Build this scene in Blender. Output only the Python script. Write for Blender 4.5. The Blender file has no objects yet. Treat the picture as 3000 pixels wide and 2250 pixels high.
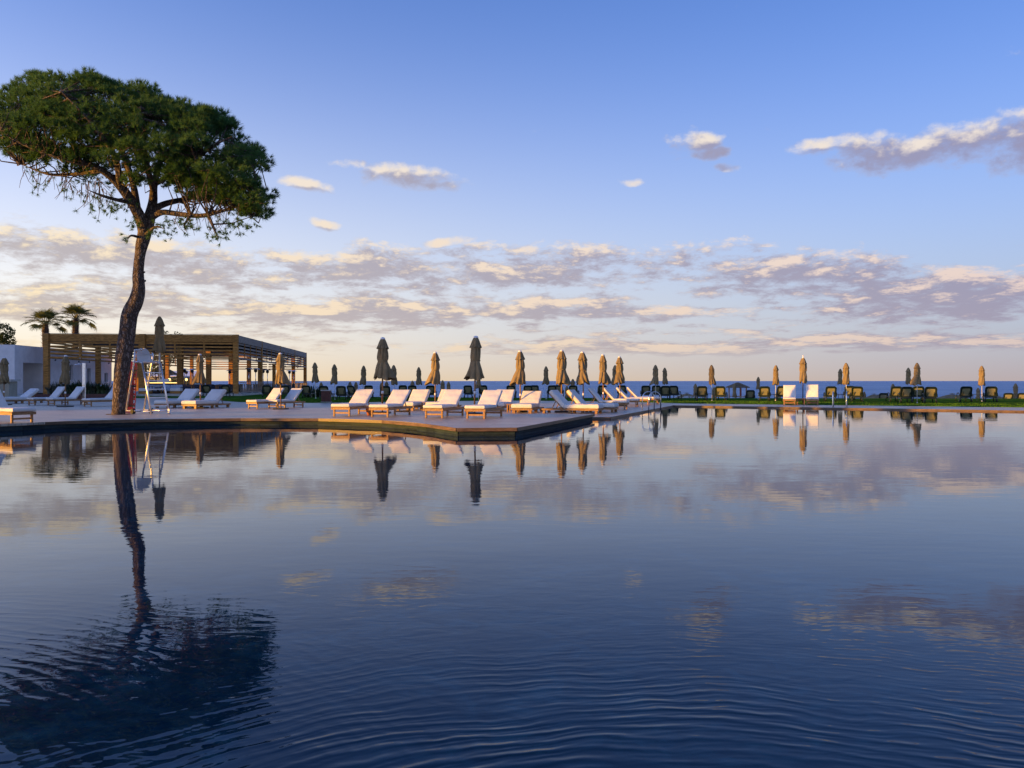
import bpy, bmesh, math, random
import numpy as np
from mathutils import Vector, Matrix, Euler

sc = bpy.context.scene
COL = sc.collection
rnd = random.Random(7)

# ------------------------------------------------------------------ camera
F = 2253.0            # focal length in pixels of the 3000 px wide photograph
CAMZ = 1.5            # eye height above datum (the pool water lies at z = 0.159)
cam_d = bpy.data.cameras.new('camera')
cam_d.sensor_width = 36.0
cam_d.lens = 36.0 * F / 3000.0
cam_d.shift_y = -9.0 / 3000.0
cam_d.clip_start = 0.05
cam_d.clip_end = 30000.0
cam = bpy.data.objects.new('camera', cam_d)
cam.location = (0, 0, CAMZ)
cam.rotation_euler = (math.pi / 2, 0, 0)
COL.objects.link(cam)
sc.camera = cam

# ------------------------------------------------------------------ exposure
sc.view_settings.view_transform = 'Standard'
sc.view_settings.look = 'None'
sc.view_settings.gamma = 1.0
sc.view_settings.use_curve_mapping = False
EXPO = 1.25
sc.view_settings.exposure = EXPO
sc.cycles.max_bounces = 7
sc.cycles.diffuse_bounces = 3
sc.cycles.glossy_bounces = 4
sc.cycles.transmission_bounces = 4
sc.cycles.transparent_max_bounces = 6
sc.cycles.sample_clamp_indirect = 6.0
sc.cycles.use_denoising = True

# ------------------------------------------------------------------ sun and sky
SUN_AZ = math.radians(-116.0)     # from straight ahead, negative = left
SUN_EL = math.radians(6.0)
sun_dir = Vector((math.sin(SUN_AZ) * math.cos(SUN_EL), math.cos(SUN_AZ) * math.cos(SUN_EL), math.sin(SUN_EL)))
sun_d = bpy.data.lights.new('sun', 'SUN')
sun_d.energy = 3.5
sun_d.angle = math.radians(0.6)
sun_d.color = (1.0, 0.49, 0.05)
sun = bpy.data.objects.new('sun', sun_d)
sun.rotation_euler = sun_dir.to_track_quat('Z', 'Y').to_euler()
sun.location = (-60, -20, 30)
COL.objects.link(sun)

class NT:
    """small helper for building node trees"""
    def __init__(s, tree):
        s.t = tree
    def n(s, typ, **kw):
        nd = s.t.nodes.new(typ)
        for k, v in kw.items():
            setattr(nd, k, v)
        return nd
    def put(s, sock, v):
        if hasattr(v, 'is_linked') or isinstance(v, bpy.types.NodeSocket):
            s.t.links.new(v, sock)
        elif v is not None:
            try:
                sock.default_value = v
            except Exception:
                sock.default_value = tuple(v) + (1.0,)
    def m(s, op, a, b=None, c=None, clamp=False):
        nd = s.n('ShaderNodeMath', operation=op, use_clamp=clamp)
        s.put(nd.inputs[0], a)
        if b is not None: s.put(nd.inputs[1], b)
        if c is not None: s.put(nd.inputs[2], c)
        return nd.outputs[0]
    def vm(s, op, a, b=None):
        nd = s.n('ShaderNodeVectorMath', operation=op)
        s.put(nd.inputs[0], a)
        if b is not None:
            if op == 'SCALE': s.put(nd.inputs[3], b)
            else: s.put(nd.inputs[1], b)
        return nd.outputs[0] if op not in ('LENGTH', 'DOT_PRODUCT') else nd.outputs[1]
    def mix(s, f, a, b, blend='MIX'):
        nd = s.n('ShaderNodeMix', data_type='RGBA', blend_type=blend)
        s.put(nd.inputs[0], f)
        for i, v in ((6, a), (7, b)):
            s.put(nd.inputs[i], (tuple(v) + (1.0,))[:4] if isinstance(v, (tuple, list)) else v)
        return nd.outputs[2]
    def step(s, x, lo, hi):
        nd = s.n('ShaderNodeMapRange', interpolation_type='SMOOTHSTEP')
        s.put(nd.inputs[0], x); nd.inputs[1].default_value = lo; nd.inputs[2].default_value = hi
        return nd.outputs[0]
    def noise(s, vec, scale, detail=4.0, rough=0.55, dist=0.0, out=0, typ=None):
        nd = s.n('ShaderNodeTexNoise')
        if typ: nd.noise_type = typ
        s.put(nd.inputs['Vector'], vec)
        nd.inputs['Scale'].default_value = scale
        nd.inputs['Detail'].default_value = detail
        nd.inputs['Roughness'].default_value = rough
        nd.inputs['Distortion'].default_value = dist
        return nd.outputs[out]
    def sep(s, v):
        nd = s.n('ShaderNodeSeparateXYZ'); s.put(nd.inputs[0], v)
        return nd.outputs
    def comb(s, x, y, z):
        nd = s.n('ShaderNodeCombineXYZ')
        for i, v in enumerate((x, y, z)): s.put(nd.inputs[i], v)
        return nd.outputs[0]

world = bpy.data.worlds.new('World')
sc.world = world
world.use_nodes = True
SKY = 0.15
K = 1.0 / (SKY * 2 ** EXPO)       # colour as seen in the picture -> node value

def cloud_group(name, detail):
    """cloud density for a direction: a far bank of flat clouds round the horizon and single cumulus above it"""
    g = bpy.data.node_groups.new(name, 'ShaderNodeTree')
    g.interface.new_socket('Vector', in_out='INPUT', socket_type='NodeSocketVector')
    g.interface.new_socket('Density', in_out='OUTPUT', socket_type='NodeSocketFloat')
    n = NT(g)
    gi = n.n('NodeGroupInput'); go = n.n('NodeGroupOutput')
    x, y, z = n.sep(gi.outputs[0])
    zc = n.m('MAXIMUM', z, 0.0)
    k = n.m('DIVIDE', 1.0, n.m('ADD', zc, 0.10))
    P = n.comb(n.m('MULTIPLY', x, k), n.m('MULTIPLY', y, k), 3.1)
    el = n.m('ARCSINE', n.m('MINIMUM', z, 0.9999))
    az = n.m('ARCTAN2', x, y)
    # ---- far bank: lumps that flatten towards the horizon
    e_ = n.m('MULTIPLY', n.m('LOGARITHM', n.m('ADD', n.m('MAXIMUM', el, 0.0), 0.035), 2.718), 0.50)
    Q = n.comb(az, e_, 0.37)
    big = n.noise(P, 0.62, 2.0, 0.5)
    fine = n.noise(Q, 18.5, detail, 0.67, 0.15)
    def blobmin(azv, elv, blobs):
        f = None
        for px, py, hw, hh in blobs:
            a = math.atan((px - 1500) / 2253.0); hyp = math.hypot(2253.0, px - 1500)
            e = math.atan((1116 - py) / hyp); w = hw / hyp * math.cos(a); h = hh / hyp
            da = n.m('MULTIPLY_ADD', azv, 1.0 / w, -a / w)
            de = n.m('MULTIPLY_ADD', elv, 1.0 / h, -e / h)
            q = n.m('MULTIPLY_ADD', da, da, n.m('MULTIPLY', de, de))
            f = q if f is None else n.m('MINIMUM', f, q)
        return f
    top = n.m('ADD', 0.190, n.m('MULTIPLY', az, -0.030))
    up = n.m('SUBTRACT', 1.0, n.step(n.m('SUBTRACT', el, top), -0.05, 0.04))
    low = n.step(el, 0.016, 0.036)
    cov = n.m('MULTIPLY', up, low)
    wobc = n.noise(gi.outputs[0], 11.0, 3.0, 0.5, out=1)
    wv = n.sep(n.vm('SUBTRACT', wobc, (0.5, 0.5, 0.5)))
    azw = n.m('ADD', az, n.m('MULTIPLY', wv[0], 0.12))
    elw = n.m('ADD', el, n.m('MULTIPLY', wv[1], 0.040))
    # the larger masses of the bank: centre and half size, as seen from the pool side
    mass = [(1100, 790, 330, 62), (1880, 728, 430, 40), (2330, 790, 300, 70), (2760, 860, 380, 62), (1000, 915, 360, 42), (330, 735, 380, 42),
            (250, 890, 480, 50), (1700, 905, 270, 30), (2200, 1012, 1000, 22), (1480, 815, 300, 36), (620, 800, 200, 45)]
    mb = n.m('SUBTRACT', 1.0, n.m('MINIMUM', blobmin(azw, elw, mass), 2.0))
    bank = n.m('ADD', n.m('MULTIPLY', big, 0.30), n.m('MULTIPLY', fine, 0.98))
    bank = n.m('ADD', bank, n.m('MULTIPLY', mb, 0.095))
    bank = n.m('ADD', bank, n.m('MULTIPLY', n.m('SUBTRACT', cov, 1.0), 0.45))
    bank = n.m('SUBTRACT', bank, 0.546)
    # ---- single cumulus above the bank
    blobs = [(2890, 392, 190, 62), (2690, 445, 210, 46), (2470, 430, 140, 30), (2610, 480, 160, 30), (2985, 440, 130, 66),
             (2030, 412, 62, 32), (2075, 445, 60, 16), (2130, 482, 45, 13), (1885, 525, 50, 13),
             (1010, 476, 66, 16), (885, 545, 72, 19), (1190, 520, 125, 34), (1250, 545, 100, 18), (930, 655, 75, 14), (1310, 710, 90, 16),
             (3500, 300, 300, 60)]
    f = n.m('SUBTRACT', 1.0, n.m('MINIMUM', blobmin(azw, elw, blobs), 2.4))
    fluff = n.noise(n.vm('MULTIPLY', gi.outputs[0], (1.0, 1.0, 1.6)), 25.0, detail - 1.0, 0.60)
    cum = n.m('ADD', n.m('MULTIPLY', f, 0.15), n.m('MULTIPLY', n.m('SUBTRACT', fluff, 0.5), 0.72))
    cum = n.m('MULTIPLY', n.m('ADD', cum, 0.022), 0.85)
    d = n.m('MAXIMUM', bank, cum)
    g.links.new(d, go.inputs[0])
    return g

def build_world():
    nt = world.node_tree
    for nd in list(nt.nodes): nt.nodes.remove(nd)
    n = NT(nt)
    out = n.n('ShaderNodeOutputWorld'); bg = n.n('ShaderNodeBackground')
    bg.inputs[1].default_value = SKY
    nt.links.new(bg.outputs[0], out.inputs[0])
    sky = n.n('ShaderNodeTexSky', sky_type='NISHITA', sun_disc=False)
    sky.sun_elevation = SUN_EL; sky.sun_rotation = SUN_AZ
    sky.altitude = 0; sky.air_density = 1.0; sky.dust_density = 1.0; sky.ozone_density = 3.2
    d = n.n('ShaderNodeTexCoord').outputs['Generated']
    x, y, z = n.sep(d)
    zc = n.m('MAXIMUM', z, 0.0)
    # how near the direction lies to the sun's side of the horizon
    flat = n.vm('NORMALIZE', n.comb(x, y, 0.0))
    R0 = math.radians(-103.0)
    side = n.vm('DOT_PRODUCT', flat, (math.sin(R0), math.cos(R0), 0.0))
    warm = n.m('DIVIDE', n.m('ADD', side, 0.80), 1.15, clamp=True)
    def C(r, g, b, s=1.0): return (r * K * s, g * K * s, b * K * s)
    haze = n.mix(warm, C(0.45, 0.375, 0.395), C(1.02, 0.77, 0.42))
    h1 = n.m('POWER', 2.718, n.m('MULTIPLY', zc, -1.0 / 0.050))
    h2 = n.m('POWER', 2.718, n.m('MULTIPLY', n.m('MULTIPLY', zc, zc), -1.0 / 0.073))
    pale = n.mix(warm, C(0.60, 0.68, 0.85), C(0.97, 0.93, 0.86))
    skyc = n.mix(n.m('MULTIPLY', h2, 0.86), n.mix(1.0, sky.outputs[0], (0.68, 0.73, 1.12), 'MULTIPLY'), pale)
    dim = n.m('MULTIPLY_ADD', side, 0.32, 1.07)      # the sky darkens away from the sun's side
    skyc = n.mix(1.0, skyc, n.comb(dim, dim, dim), 'MULTIPLY')
    skyc = n.mix(n.m('MULTIPLY', h1, 0.92), skyc, haze)
    # clouds
    a = n.n('ShaderNodeGroup', node_tree=cloud_group('cloud_field', 9.0)); nt.links.new(d, a.inputs[0])
    b = n.n('ShaderNodeGroup', node_tree=cloud_group('cloud_field_coarse', 5.0))
    nt.links.new(n.vm('ADD', d, (-0.008, 0.0, 0.0125)), b.inputs[0])
    D, D2 = a.outputs[0], b.outputs[0]
    alpha = n.m('MULTIPLY', n.step(D, -0.04, 0.19), n.step(z, 0.018, 0.045))
    lit = n.step(n.m('SUBTRACT', D, D2), 0.03, 0.24)
    thin = n.m('SUBTRACT', 1.0, n.step(D, 0.0, 0.14))
    lit = n.m('ADD', n.m('MULTIPLY', lit, 0.95), n.m('MULTIPLY', thin, 0.18), clamp=True)
    high = n.step(z, 0.10, 0.30)
    litc = n.mix(warm, C(0.92, 0.70, 0.60), C(1.02, 0.82, 0.52))
    litc = n.mix(high, litc, C(1.0, 0.86, 0.68))
    shc = n.mix(warm, C(0.31, 0.285, 0.42), C(0.46, 0.41, 0.43))
    cc = n.mix(lit, shc, litc)
    cc = n.mix(n.m('MULTIPLY', h1, 0.75), cc, haze)
    res = n.mix(n.m('MULTIPLY', alpha, 0.86), skyc, cc)
    # below the horizon: dull ground tone
    res = n.mix(n.step(z, -0.02, -0.001), C(0.12, 0.13, 0.15), res)
    nt.links.new(res, bg.inputs[0])
build_world()
world.cycles.sampling_method = 'MANUAL'
world.cycles.sample_map_resolution = 1024

# ------------------------------------------------------------------ helpers
HY = 1116.0
ZW, ZL, ZU = 0.159, 0.225, 0.364   # pool water, lower deck and lawn, upper deck
def wx(px, Y): return (px - 1500.0) / F * Y
def pz(py, Y): return CAMZ + (HY - py) / F * Y

MATS = {}
def pm(name, col, rough=0.6, var=0.18, scale=6.0, bump=0.0, bscale=40.0, metal=0.0, spec=0.5, stretch=(1, 1, 1), col2=None, emit=None, sheen=0.0, per_object=0.0):
    """procedural Principled material with noise variation and fine relief"""
    if name in MATS: return MATS[name]
    mt = bpy.data.materials.new(name); mt.use_nodes = True
    n = NT(mt.node_tree); b = mt.node_tree.nodes['Principled BSDF']
    tc = n.n('ShaderNodeTexCoord').outputs['Object']
    v = n.vm('MULTIPLY', tc, stretch)
    nz = n.noise(v, scale, 5.0, 0.6)
    c2 = col2 if col2 else tuple(c * (1 - var * 1.6) for c in col)
    c1 = col if col2 else tuple(c * (1 + var) for c in col)
    f = n.step(nz, 0.32, 0.68)
    cc = n.mix(f, c2, c1)
    if per_object:
        oi = n.n('ShaderNodeObjectInfo').outputs['Random']
        g = n.m('MULTIPLY_ADD', oi, per_object * 2, 1.0 - per_object)
        cc = n.mix(1.0, cc, n.comb(g, g, g), 'MULTIPLY')
    n.put(b.inputs['Base Color'], cc)
    n.put(b.inputs['Roughness'], n.m('MULTIPLY_ADD', nz, 0.2, max(0.0, rough - 0.1)))
    b.inputs['Metallic'].default_value = metal
    b.inputs['Specular IOR Level'].default_value = spec
    if sheen: b.inputs['Sheen Weight'].default_value = sheen
    if bump:
        bn = n.n('ShaderNodeBump'); bn.inputs['Strength'].default_value = 1.0; bn.inputs['Distance'].default_value = bump
        n.put(bn.inputs['Height'], n.noise(v, bscale, 4.0, 0.6))
        n.put(b.inputs['Normal'], bn.outputs[0])
    if emit:
        b.inputs['Emission Color'].default_value = tuple(emit[:3]) + (1,)
        b.inputs['Emission Strength'].default_value = emit[3]
    MATS[name] = mt
    return mt

class MB:
    """collects shapes into one mesh"""
    def __init__(s): s.v = []; s.f = []
    def add(s, vs, fs):
        k = len(s.v); s.v += [tuple(p) for p in vs]; s.f += [tuple(i + k for i in f) for f in fs]; return s
    def box(s, c, d, rot=None):
        x, y, z = d[0] / 2, d[1] / 2, d[2] / 2
        vs = [Vector(p) for p in ((-x, -y, -z), (x, -y, -z), (x, y, -z), (-x, y, -z), (-x, -y, z), (x, -y, z), (x, y, z), (-x, y, z))]
        if rot: 
            R = Euler(rot).to_matrix(); vs = [R @ p for p in vs]
        c = Vector(c)
        return s.add([p + c for p in vs], [(0, 3, 2, 1), (4, 5, 6, 7), (0, 1, 5, 4), (1, 2, 6, 5), (2, 3, 7, 6), (3, 0, 4, 7)])
    def span(s, a, b):
        return s.box([(a[i] + b[i]) / 2 for i in range(3)], [abs(b[i] - a[i]) for i in range(3)])
    def rbox(s, c, d, bev, seg=2, rot=None):
        bm = bmesh.new(); bmesh.ops.create_cube(bm, size=1.0)
        bmesh.ops.scale(bm, vec=Vector(d), verts=bm.verts)
        bmesh.ops.bevel(bm, geom=list(bm.edges), offset=bev, segments=seg, profile=0.5, affect='EDGES')
        M = Matrix.Translation(Vector(c)) @ (Euler(rot).to_matrix().to_4x4() if rot else Matrix())
        bm.verts.index_update()
        r = s.add([M @ v.co for v in bm.verts], [[v.index for v in f.verts] for f in bm.faces]); bm.free(); return r
    def beam(s, p, q, w, h, up=(0, 0, 1)):
        p, q = Vector(p), Vector(q); d = (q - p).normalized()
        x = d.cross(Vector(up))
        if x.length < 1e-5: x = Vector((1, 0, 0))
        x.normalize(); y = x.cross(d)
        vs = [e + x * (sx * w / 2) + y * (sy * h / 2) for e in (p, q) for sx, sy in ((-1, -1), (1, -1), (1, 1), (-1, 1))]
        return s.add(vs, [(3, 2, 1, 0), (4, 5, 6, 7), (0, 1, 5, 4), (1, 2, 6, 5), (2, 3, 7, 6), (3, 0, 4, 7)])
    def tube(s, pts, rad, n=8, cap=True):
        pts = [Vector(p) for p in pts]
        if not isinstance(rad, (list, tuple)): rad = [rad] * len(pts)
        vs, fs = [], []; px = None
        for i, p in enumerate(pts):
            t = (pts[min(i + 1, len(pts) - 1)] - pts[max(i - 1, 0)]).normalized()
            if px is None: px = t.orthogonal().normalized()
            px = (px - t * px.dot(t)); px = px.normalized() if px.length > 1e-6 else t.orthogonal().normalized()
            py = t.cross(px)
            for k in range(n):
                a = 2 * math.pi * k / n
                vs.append(p + (px * math.cos(a) + py * math.sin(a)) * rad[i])
        for i in range(len(pts) - 1):
            for k in range(n):
                fs.append((i * n + k, i * n + (k + 1) % n, (i + 1) * n + (k + 1) % n, (i + 1) * n + k))
        if cap: fs.append(tuple(range(n - 1, -1, -1))); fs.append(tuple(range((len(pts) - 1) * n, len(pts) * n)))
        return s.add(vs, fs)
    def lathe(s, prof, n=16, c=(0, 0, 0)):
        vs = [(c[0] + r * math.cos(2 * math.pi * k / n), c[1] + r * math.sin(2 * math.pi * k / n), c[2] + z) for r, z in prof for k in range(n)]
        fs = [(i * n + k, i * n + (k + 1) % n, (i + 1) * n + (k + 1) % n, (i + 1) * n + k) for i in range(len(prof) - 1) for k in range(n)]
        return s.add(vs, fs)
    def prism(s, poly, z0, z1):
        n = len(poly)
        vs = [(x, y, z0) for x, y in poly] + [(x, y, z1) for x, y in poly]
        return s.add(vs, [tuple(range(n - 1, -1, -1)), tuple(range(n, 2 * n))] + [(i, (i + 1) % n, n + (i + 1) % n, n + i) for i in range(n)])
    def mesh(s, name, mat, smooth=False):
        me = bpy.data.meshes.new(name); me.from_pydata(s.v, [], s.f)
        if mat: me.materials.append(mat)
        if smooth: me.polygons.foreach_set('use_smooth', [True] * len(me.polygons))
        me.update(); return me
    def build(s, name, mat, parent=None, smooth=False, loc=(0, 0, 0), rot=(0, 0, 0)):
        return link(name, s.mesh(name, mat, smooth), parent, loc, rot)

def link(name, me, parent=None, loc=(0, 0, 0), rot=(0, 0, 0), scale=None):
    o = bpy.data.objects.new(name, me); COL.objects.link(o)
    o.location = loc; o.rotation_euler = rot
    if scale: o.scale = scale if hasattr(scale, '__len__') else (scale,) * 3
    if parent: o.parent = parent
    return o
def tag(o, label=None, cat=None, group=None, kind=None):
    for k, v in (('label', label), ('category', cat), ('group', group), ('kind', kind)):
        if v: o[k] = v
    return o
def thing(name, label, cat, loc=(0, 0, 0), rz=0.0, group=None):
    o = bpy.data.objects.new(name, None); COL.objects.link(o)
    o.empty_display_size = 0.2; o.location = loc; o.rotation_euler = (0, 0, rz)
    return tag(o, label, cat, group)
def copy_tree(o, parent=None):
    c = o.copy(); COL.objects.link(c); c.parent = parent
    for ch in o.children: copy_tree(ch, c)
    return c
def struct(name, mb, mat, smooth=False):
    return tag(mb.build(name, mat, smooth=smooth), kind='structure')
R = math.radians

def fast_mesh(name, V, T, mat, smooth=False):
    """triangle mesh from numpy arrays"""
    me = bpy.data.meshes.new(name)
    nv, nt_ = len(V), len(T)
    me.vertices.add(nv); me.vertices.foreach_set('co', np.asarray(V, np.float32).ravel())
    me.loops.add(nt_ * 3); me.loops.foreach_set('vertex_index', np.asarray(T, np.int32).ravel())
    me.polygons.add(nt_); me.polygons.foreach_set('loop_start', np.arange(0, nt_ * 3, 3, dtype=np.int32))
    me.polygons.foreach_set('loop_total', np.full(nt_, 3, np.int32))
    if smooth: me.polygons.foreach_set('use_smooth', np.ones(nt_, bool))
    me.materials.append(mat); me.update(calc_edges=True)
    return me

# ------------------------------------------------------------------ materials
M_CANVAS = pm('taupe_canvas', (0.225, 0.168, 0.088), 0.9, 0.14, 3.0, 0.004, 26.0, spec=0.2, per_object=0.10)
M_WOODP = pm('oiled_wood', (0.30, 0.16, 0.065), 0.5, 0.25, 5.0, 0.002, 60.0, stretch=(6, 6, 0.7))
M_TEAK = pm('teak', (0.33, 0.17, 0.065), 0.5, 0.25, 4.0, 0.002, 50.0, stretch=(5, 1, 5), per_object=0.12)
M_CUSH = pm('white_canvas', (0.71, 0.69, 0.65), 0.9, 0.04, 3.0, 0.012, 5.0, spec=0.2)
M_WHITE = pm('white_plastic', (0.78, 0.78, 0.79), 0.35, 0.03, 4.0)
M_WPOLE = pm('white_pole_paint', (0.72, 0.72, 0.72), 0.4, 0.05, 6.0)
M_GREEN = pm('dark_green_plastic', (0.012, 0.022, 0.020), 0.42, 0.2, 6.0)
M_MESH = pm('beige_mesh', (0.25, 0.235, 0.14), 0.8, 0.12, 30.0, spec=0.2)
M_PERG = pm('pergola_timber', (0.43, 0.205, 0.055), 0.7, 0.28, 3.0, 0.003, 40.0, stretch=(1, 1, 6), per_object=0.12, spec=0.12)
M_DARK = pm('dark_stain', (0.035, 0.019, 0.012), 0.7, 0.25, 3.0)
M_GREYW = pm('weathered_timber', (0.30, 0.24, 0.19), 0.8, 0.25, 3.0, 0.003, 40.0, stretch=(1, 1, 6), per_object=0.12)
M_WALL = pm('white_render', (0.86, 0.81, 0.78), 0.85, 0.05, 1.5, 0.004, 30.0)
M_TILE = pm('slate_tile', (0.028, 0.044, 0.050), 0.68, 0.35, 5.0, 0.003, 18.0, per_object=0.28, col2=(0.014, 0.026, 0.036), spec=0.18)
M_GROUT = pm('grout', (0.07, 0.08, 0.085), 0.8, 0.2, 8.0)
M_ALU = pm('aluminium', (0.86, 0.86, 0.86), 0.42, 0.06, 10.0, metal=1.0)
M_STEEL = pm('stainless_steel', (0.66, 0.66, 0.66), 0.16, 0.05, 10.0, metal=1.0)
M_RED = pm('red_board', (0.21, 0.008, 0.010), 0.38, 0.12, 5.0)
M_BLACK = pm('black_webbing', (0.012, 0.012, 0.013), 0.7, 0.2, 12.0)
M_DKMETAL = pm('dark_metal', (0.03, 0.03, 0.032), 0.5, 0.2, 8.0)
M_GLASS = pm('window_glass', (0.10, 0.11, 0.11), 0.06, 0.2, 1.0, spec=0.9)
M_NAVY = pm('navy_upholstery', (0.03, 0.045, 0.09), 0.85, 0.2, 6.0)
M_PALEBLUE = pm('pale_blue_upholstery', (0.42, 0.50, 0.62), 0.85, 0.08, 6.0)
M_STONE = pm('pale_stone', (0.46, 0.45, 0.40), 0.85, 0.12, 2.0, 0.004, 30.0)
M_MAROON = pm('maroon_timber', (0.09, 0.024, 0.018), 0.55, 0.3, 5.0, 0.002, 40.0, stretch=(4, 4, 1))
M_BEIGE = pm('beige_render', (0.33, 0.31, 0.24), 0.85, 0.08, 2.0, 0.004, 25.0)
M_TERRA = pm('terracotta', (0.42, 0.13, 0.04), 0.75, 0.15, 8.0)
M_THATCH = pm('thatch', (0.15, 0.105, 0.06), 0.95, 0.3, 8.0, 0.03, 30.0)
M_GLOW = pm('warm_lamp', (0.9, 0.7, 0.3), 0.5, 0.02, 3.0, emit=(1.0, 0.62, 0.18, 1.6))

# ------------------------------------------------------------------ pool water
def mat_water():
    mt = bpy.data.materials.new('pool_water'); mt.use_nodes = True
    n = NT(mt.node_tree); b = mt.node_tree.nodes['Principled BSDF']
    p = n.n('ShaderNodeNewGeometry').outputs['Position']
    # dark stone floor of the pool seen faintly through the water
    blot = n.noise(p, 1.5, 6.0, 0.65, 0.6)
    cells = n.noise(n.vm('MULTIPLY', p, (1, 1.4, 1)), 4.5, 3.0, 0.6, 1.2)
    fl = n.m('MULTIPLY', n.step(blot, 0.35, 0.7), n.step(cells, 0.30, 0.75))
    n.put(b.inputs['Base Color'], n.mix(fl, (0.0006, 0.013, 0.034), (0.006, 0.048, 0.092)))
    b.inputs['Roughness'].default_value = 0.012
    b.inputs['IOR'].default_value = 1.29
    # ripple rings spreading from the pool side near the viewer
    flat = n.vm('MULTIPLY', p, (1, 1, 0))
    wob = n.m('ADD', n.m('MULTIPLY', n.m('SUBTRACT', n.noise(p, 0.8, 2.0, 0.5), 0.5), 0.30), n.m('MULTIPLY', n.m('SUBTRACT', n.noise(p, 3.2, 2.0, 0.5), 0.5), 0.10))
    def rings(cx, cy, lam, a0, fall, r0):
        r = n.vm('LENGTH', n.vm('SUBTRACT', flat, (cx, cy, 0.0)))
        rw = n.m('ADD', r, wob)
        ph = n.m('MULTIPLY', rw, 2 * math.pi / lam)
        # crests sharper than troughs
        w = n.m('ADD', n.m('SINE', ph), n.m('MULTIPLY', n.m('COSINE', n.m('MULTIPLY', ph, 2.0)), -0.28))
        amp = n.m('SUBTRACT', 1.0, n.step(r, r0, r0 + fall))
        return n.m('MULTIPLY', w, n.m('MULTIPLY', amp, a0))
    patch = n.noise(n.vm('MULTIPLY', p, (1, 1.6, 1)), 1.1, 3.0, 0.55)
    pk = n.m('ADD', 0.30, n.m('MULTIPLY', n.step(patch, 0.36, 0.64), 0.95))
    rr = n.m('ADD', rings(0.5, 0.35, 0.086, 0.00105, 2.0, 1.9), n.m('ADD', rings(0.9, 0.1, 0.052, 0.00030, 2.6, 2.0), rings(-3.4, 0.9, 0.085, 0.00048, 3.2, 1.4)))
    rr = n.m('MULTIPLY', rr, pk)
    near = n.m('SUBTRACT', 1.0, n.step(n.vm('LENGTH', flat), 2.0, 7.5))
    cross = n.m('MULTIPLY', n.m('SUBTRACT', n.noise(n.vm('MULTIPLY', p, (0.5, 1.0, 1.0)), 8.5, 2.0, 0.5, 0.6), 0.5), n.m('MULTIPLY', near, 0.0022))
    rr = n.m('ADD', rr, cross)
    # small wind ripples everywhere, long crests across the view
    w1 = n.noise(n.vm('MULTIPLY', p, (0.36, 1.0, 1.0)), 7.0, 3.0, 0.5)
    w2 = n.noise(n.vm('MULTIPLY', p, (0.40, 1.0, 1.0)), 1.3, 2.0, 0.5)
    gust = n.step(n.noise(p, 0.17, 2.0, 0.5), 0.40, 0.72)
    small = n.m('MULTIPLY', n.m('SUBTRACT', w1, 0.5), n.m('MULTIPLY_ADD', gust, 0.00085, 0.00055))
    swell = n.m('MULTIPLY', n.m('SUBTRACT', w2, 0.5), 0.0022)
    h = n.m('ADD', rr, n.m('ADD', small, swell))
    bn = n.n('ShaderNodeBump'); bn.inputs['Strength'].default_value = 1.0; bn.inputs['Distance'].default_value = 1.0
    n.put(bn.inputs['Height'], h)
    n.put(b.inputs['Normal'], bn.outputs[0])
    return mt
M_WATER = mat_water()
MATS['pool_water'] = M_WATER

# deck outlines, in metres
UP_EDGE = [(-30.0, 9.0), (-24.0, 12.0), (-19.5, 15.2), (-16.2, 17.8), (-13.5, 20.15), (-12.75, 21.5), (-12.0, 22.35), (-11.0, 22.75), (-9.6, 23.2), (-8.2, 23.4),
           (-6.3, 23.4), (-5.3, 23.1), (-4.3, 22.6), (-3.4, 21.9), (-2.6, 20.9), (-1.95, 19.75), (-1.33, 18.55), (0.12, 18.7), (2.81, 26.4)]
UP_BACK = [(-1.0, 26.45), (-3.2, 26.7), (-6.0, 28.3), (-34.0, 28.3)]
def smooth_curve(pts, i0, i1, per):
    """Catmull-Rom through pts[i0:i1+1], the rest kept as corners"""
    out = [Vector(p) for p in pts[:i0]]
    for i in range(i0, i1):
        p0, p1, p2, p3 = (Vector(pts[max(i - 1, i0)]), Vector(pts[i]), Vector(pts[i + 1]), Vector(pts[min(i + 2, i1)]))
        for k in range(per):
            t = k / per
            out.append(0.5 * ((2 * p1) + (-p0 + p2) * t + (2 * p0 - 5 * p1 + 4 * p2 - p3) * t * t + (-p0 + 3 * p1 - 3 * p2 + p3) * t ** 3))
    return out + [Vector(p) for p in pts[i1:]]
UP_CURVE = smooth_curve(UP_EDGE, 0, 16, 4)
LOW_EDGE = [(2.37, 27.09), (3.45, 27.09), (8.43, 40.22), (12.75, 38.03), (16.20, 36.26), (21.97, 33.05), (30.72, 28.49), (40.96, 23.46)]
LAWN_EDGE = [(43.76, 28.86), (32.12, 32.77), (24.58, 36.87), (17.78, 40.03), (9.68, 43.57), (8.66, 44.87), (4.66, 48.41), (0.00, 49.90), (-3.07, 48.97), (-11.64, 44.50), (-16.29, 46.18), (-18.62, 49.34), (-20.48, 54.00)]

struct('pool_water', MB().add([(-90, -40, ZW), (90, -40, ZW), (90, 44.5, ZW), (-90, 44.5, ZW)], [(0, 1, 2, 3)]), M_WATER)

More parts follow.
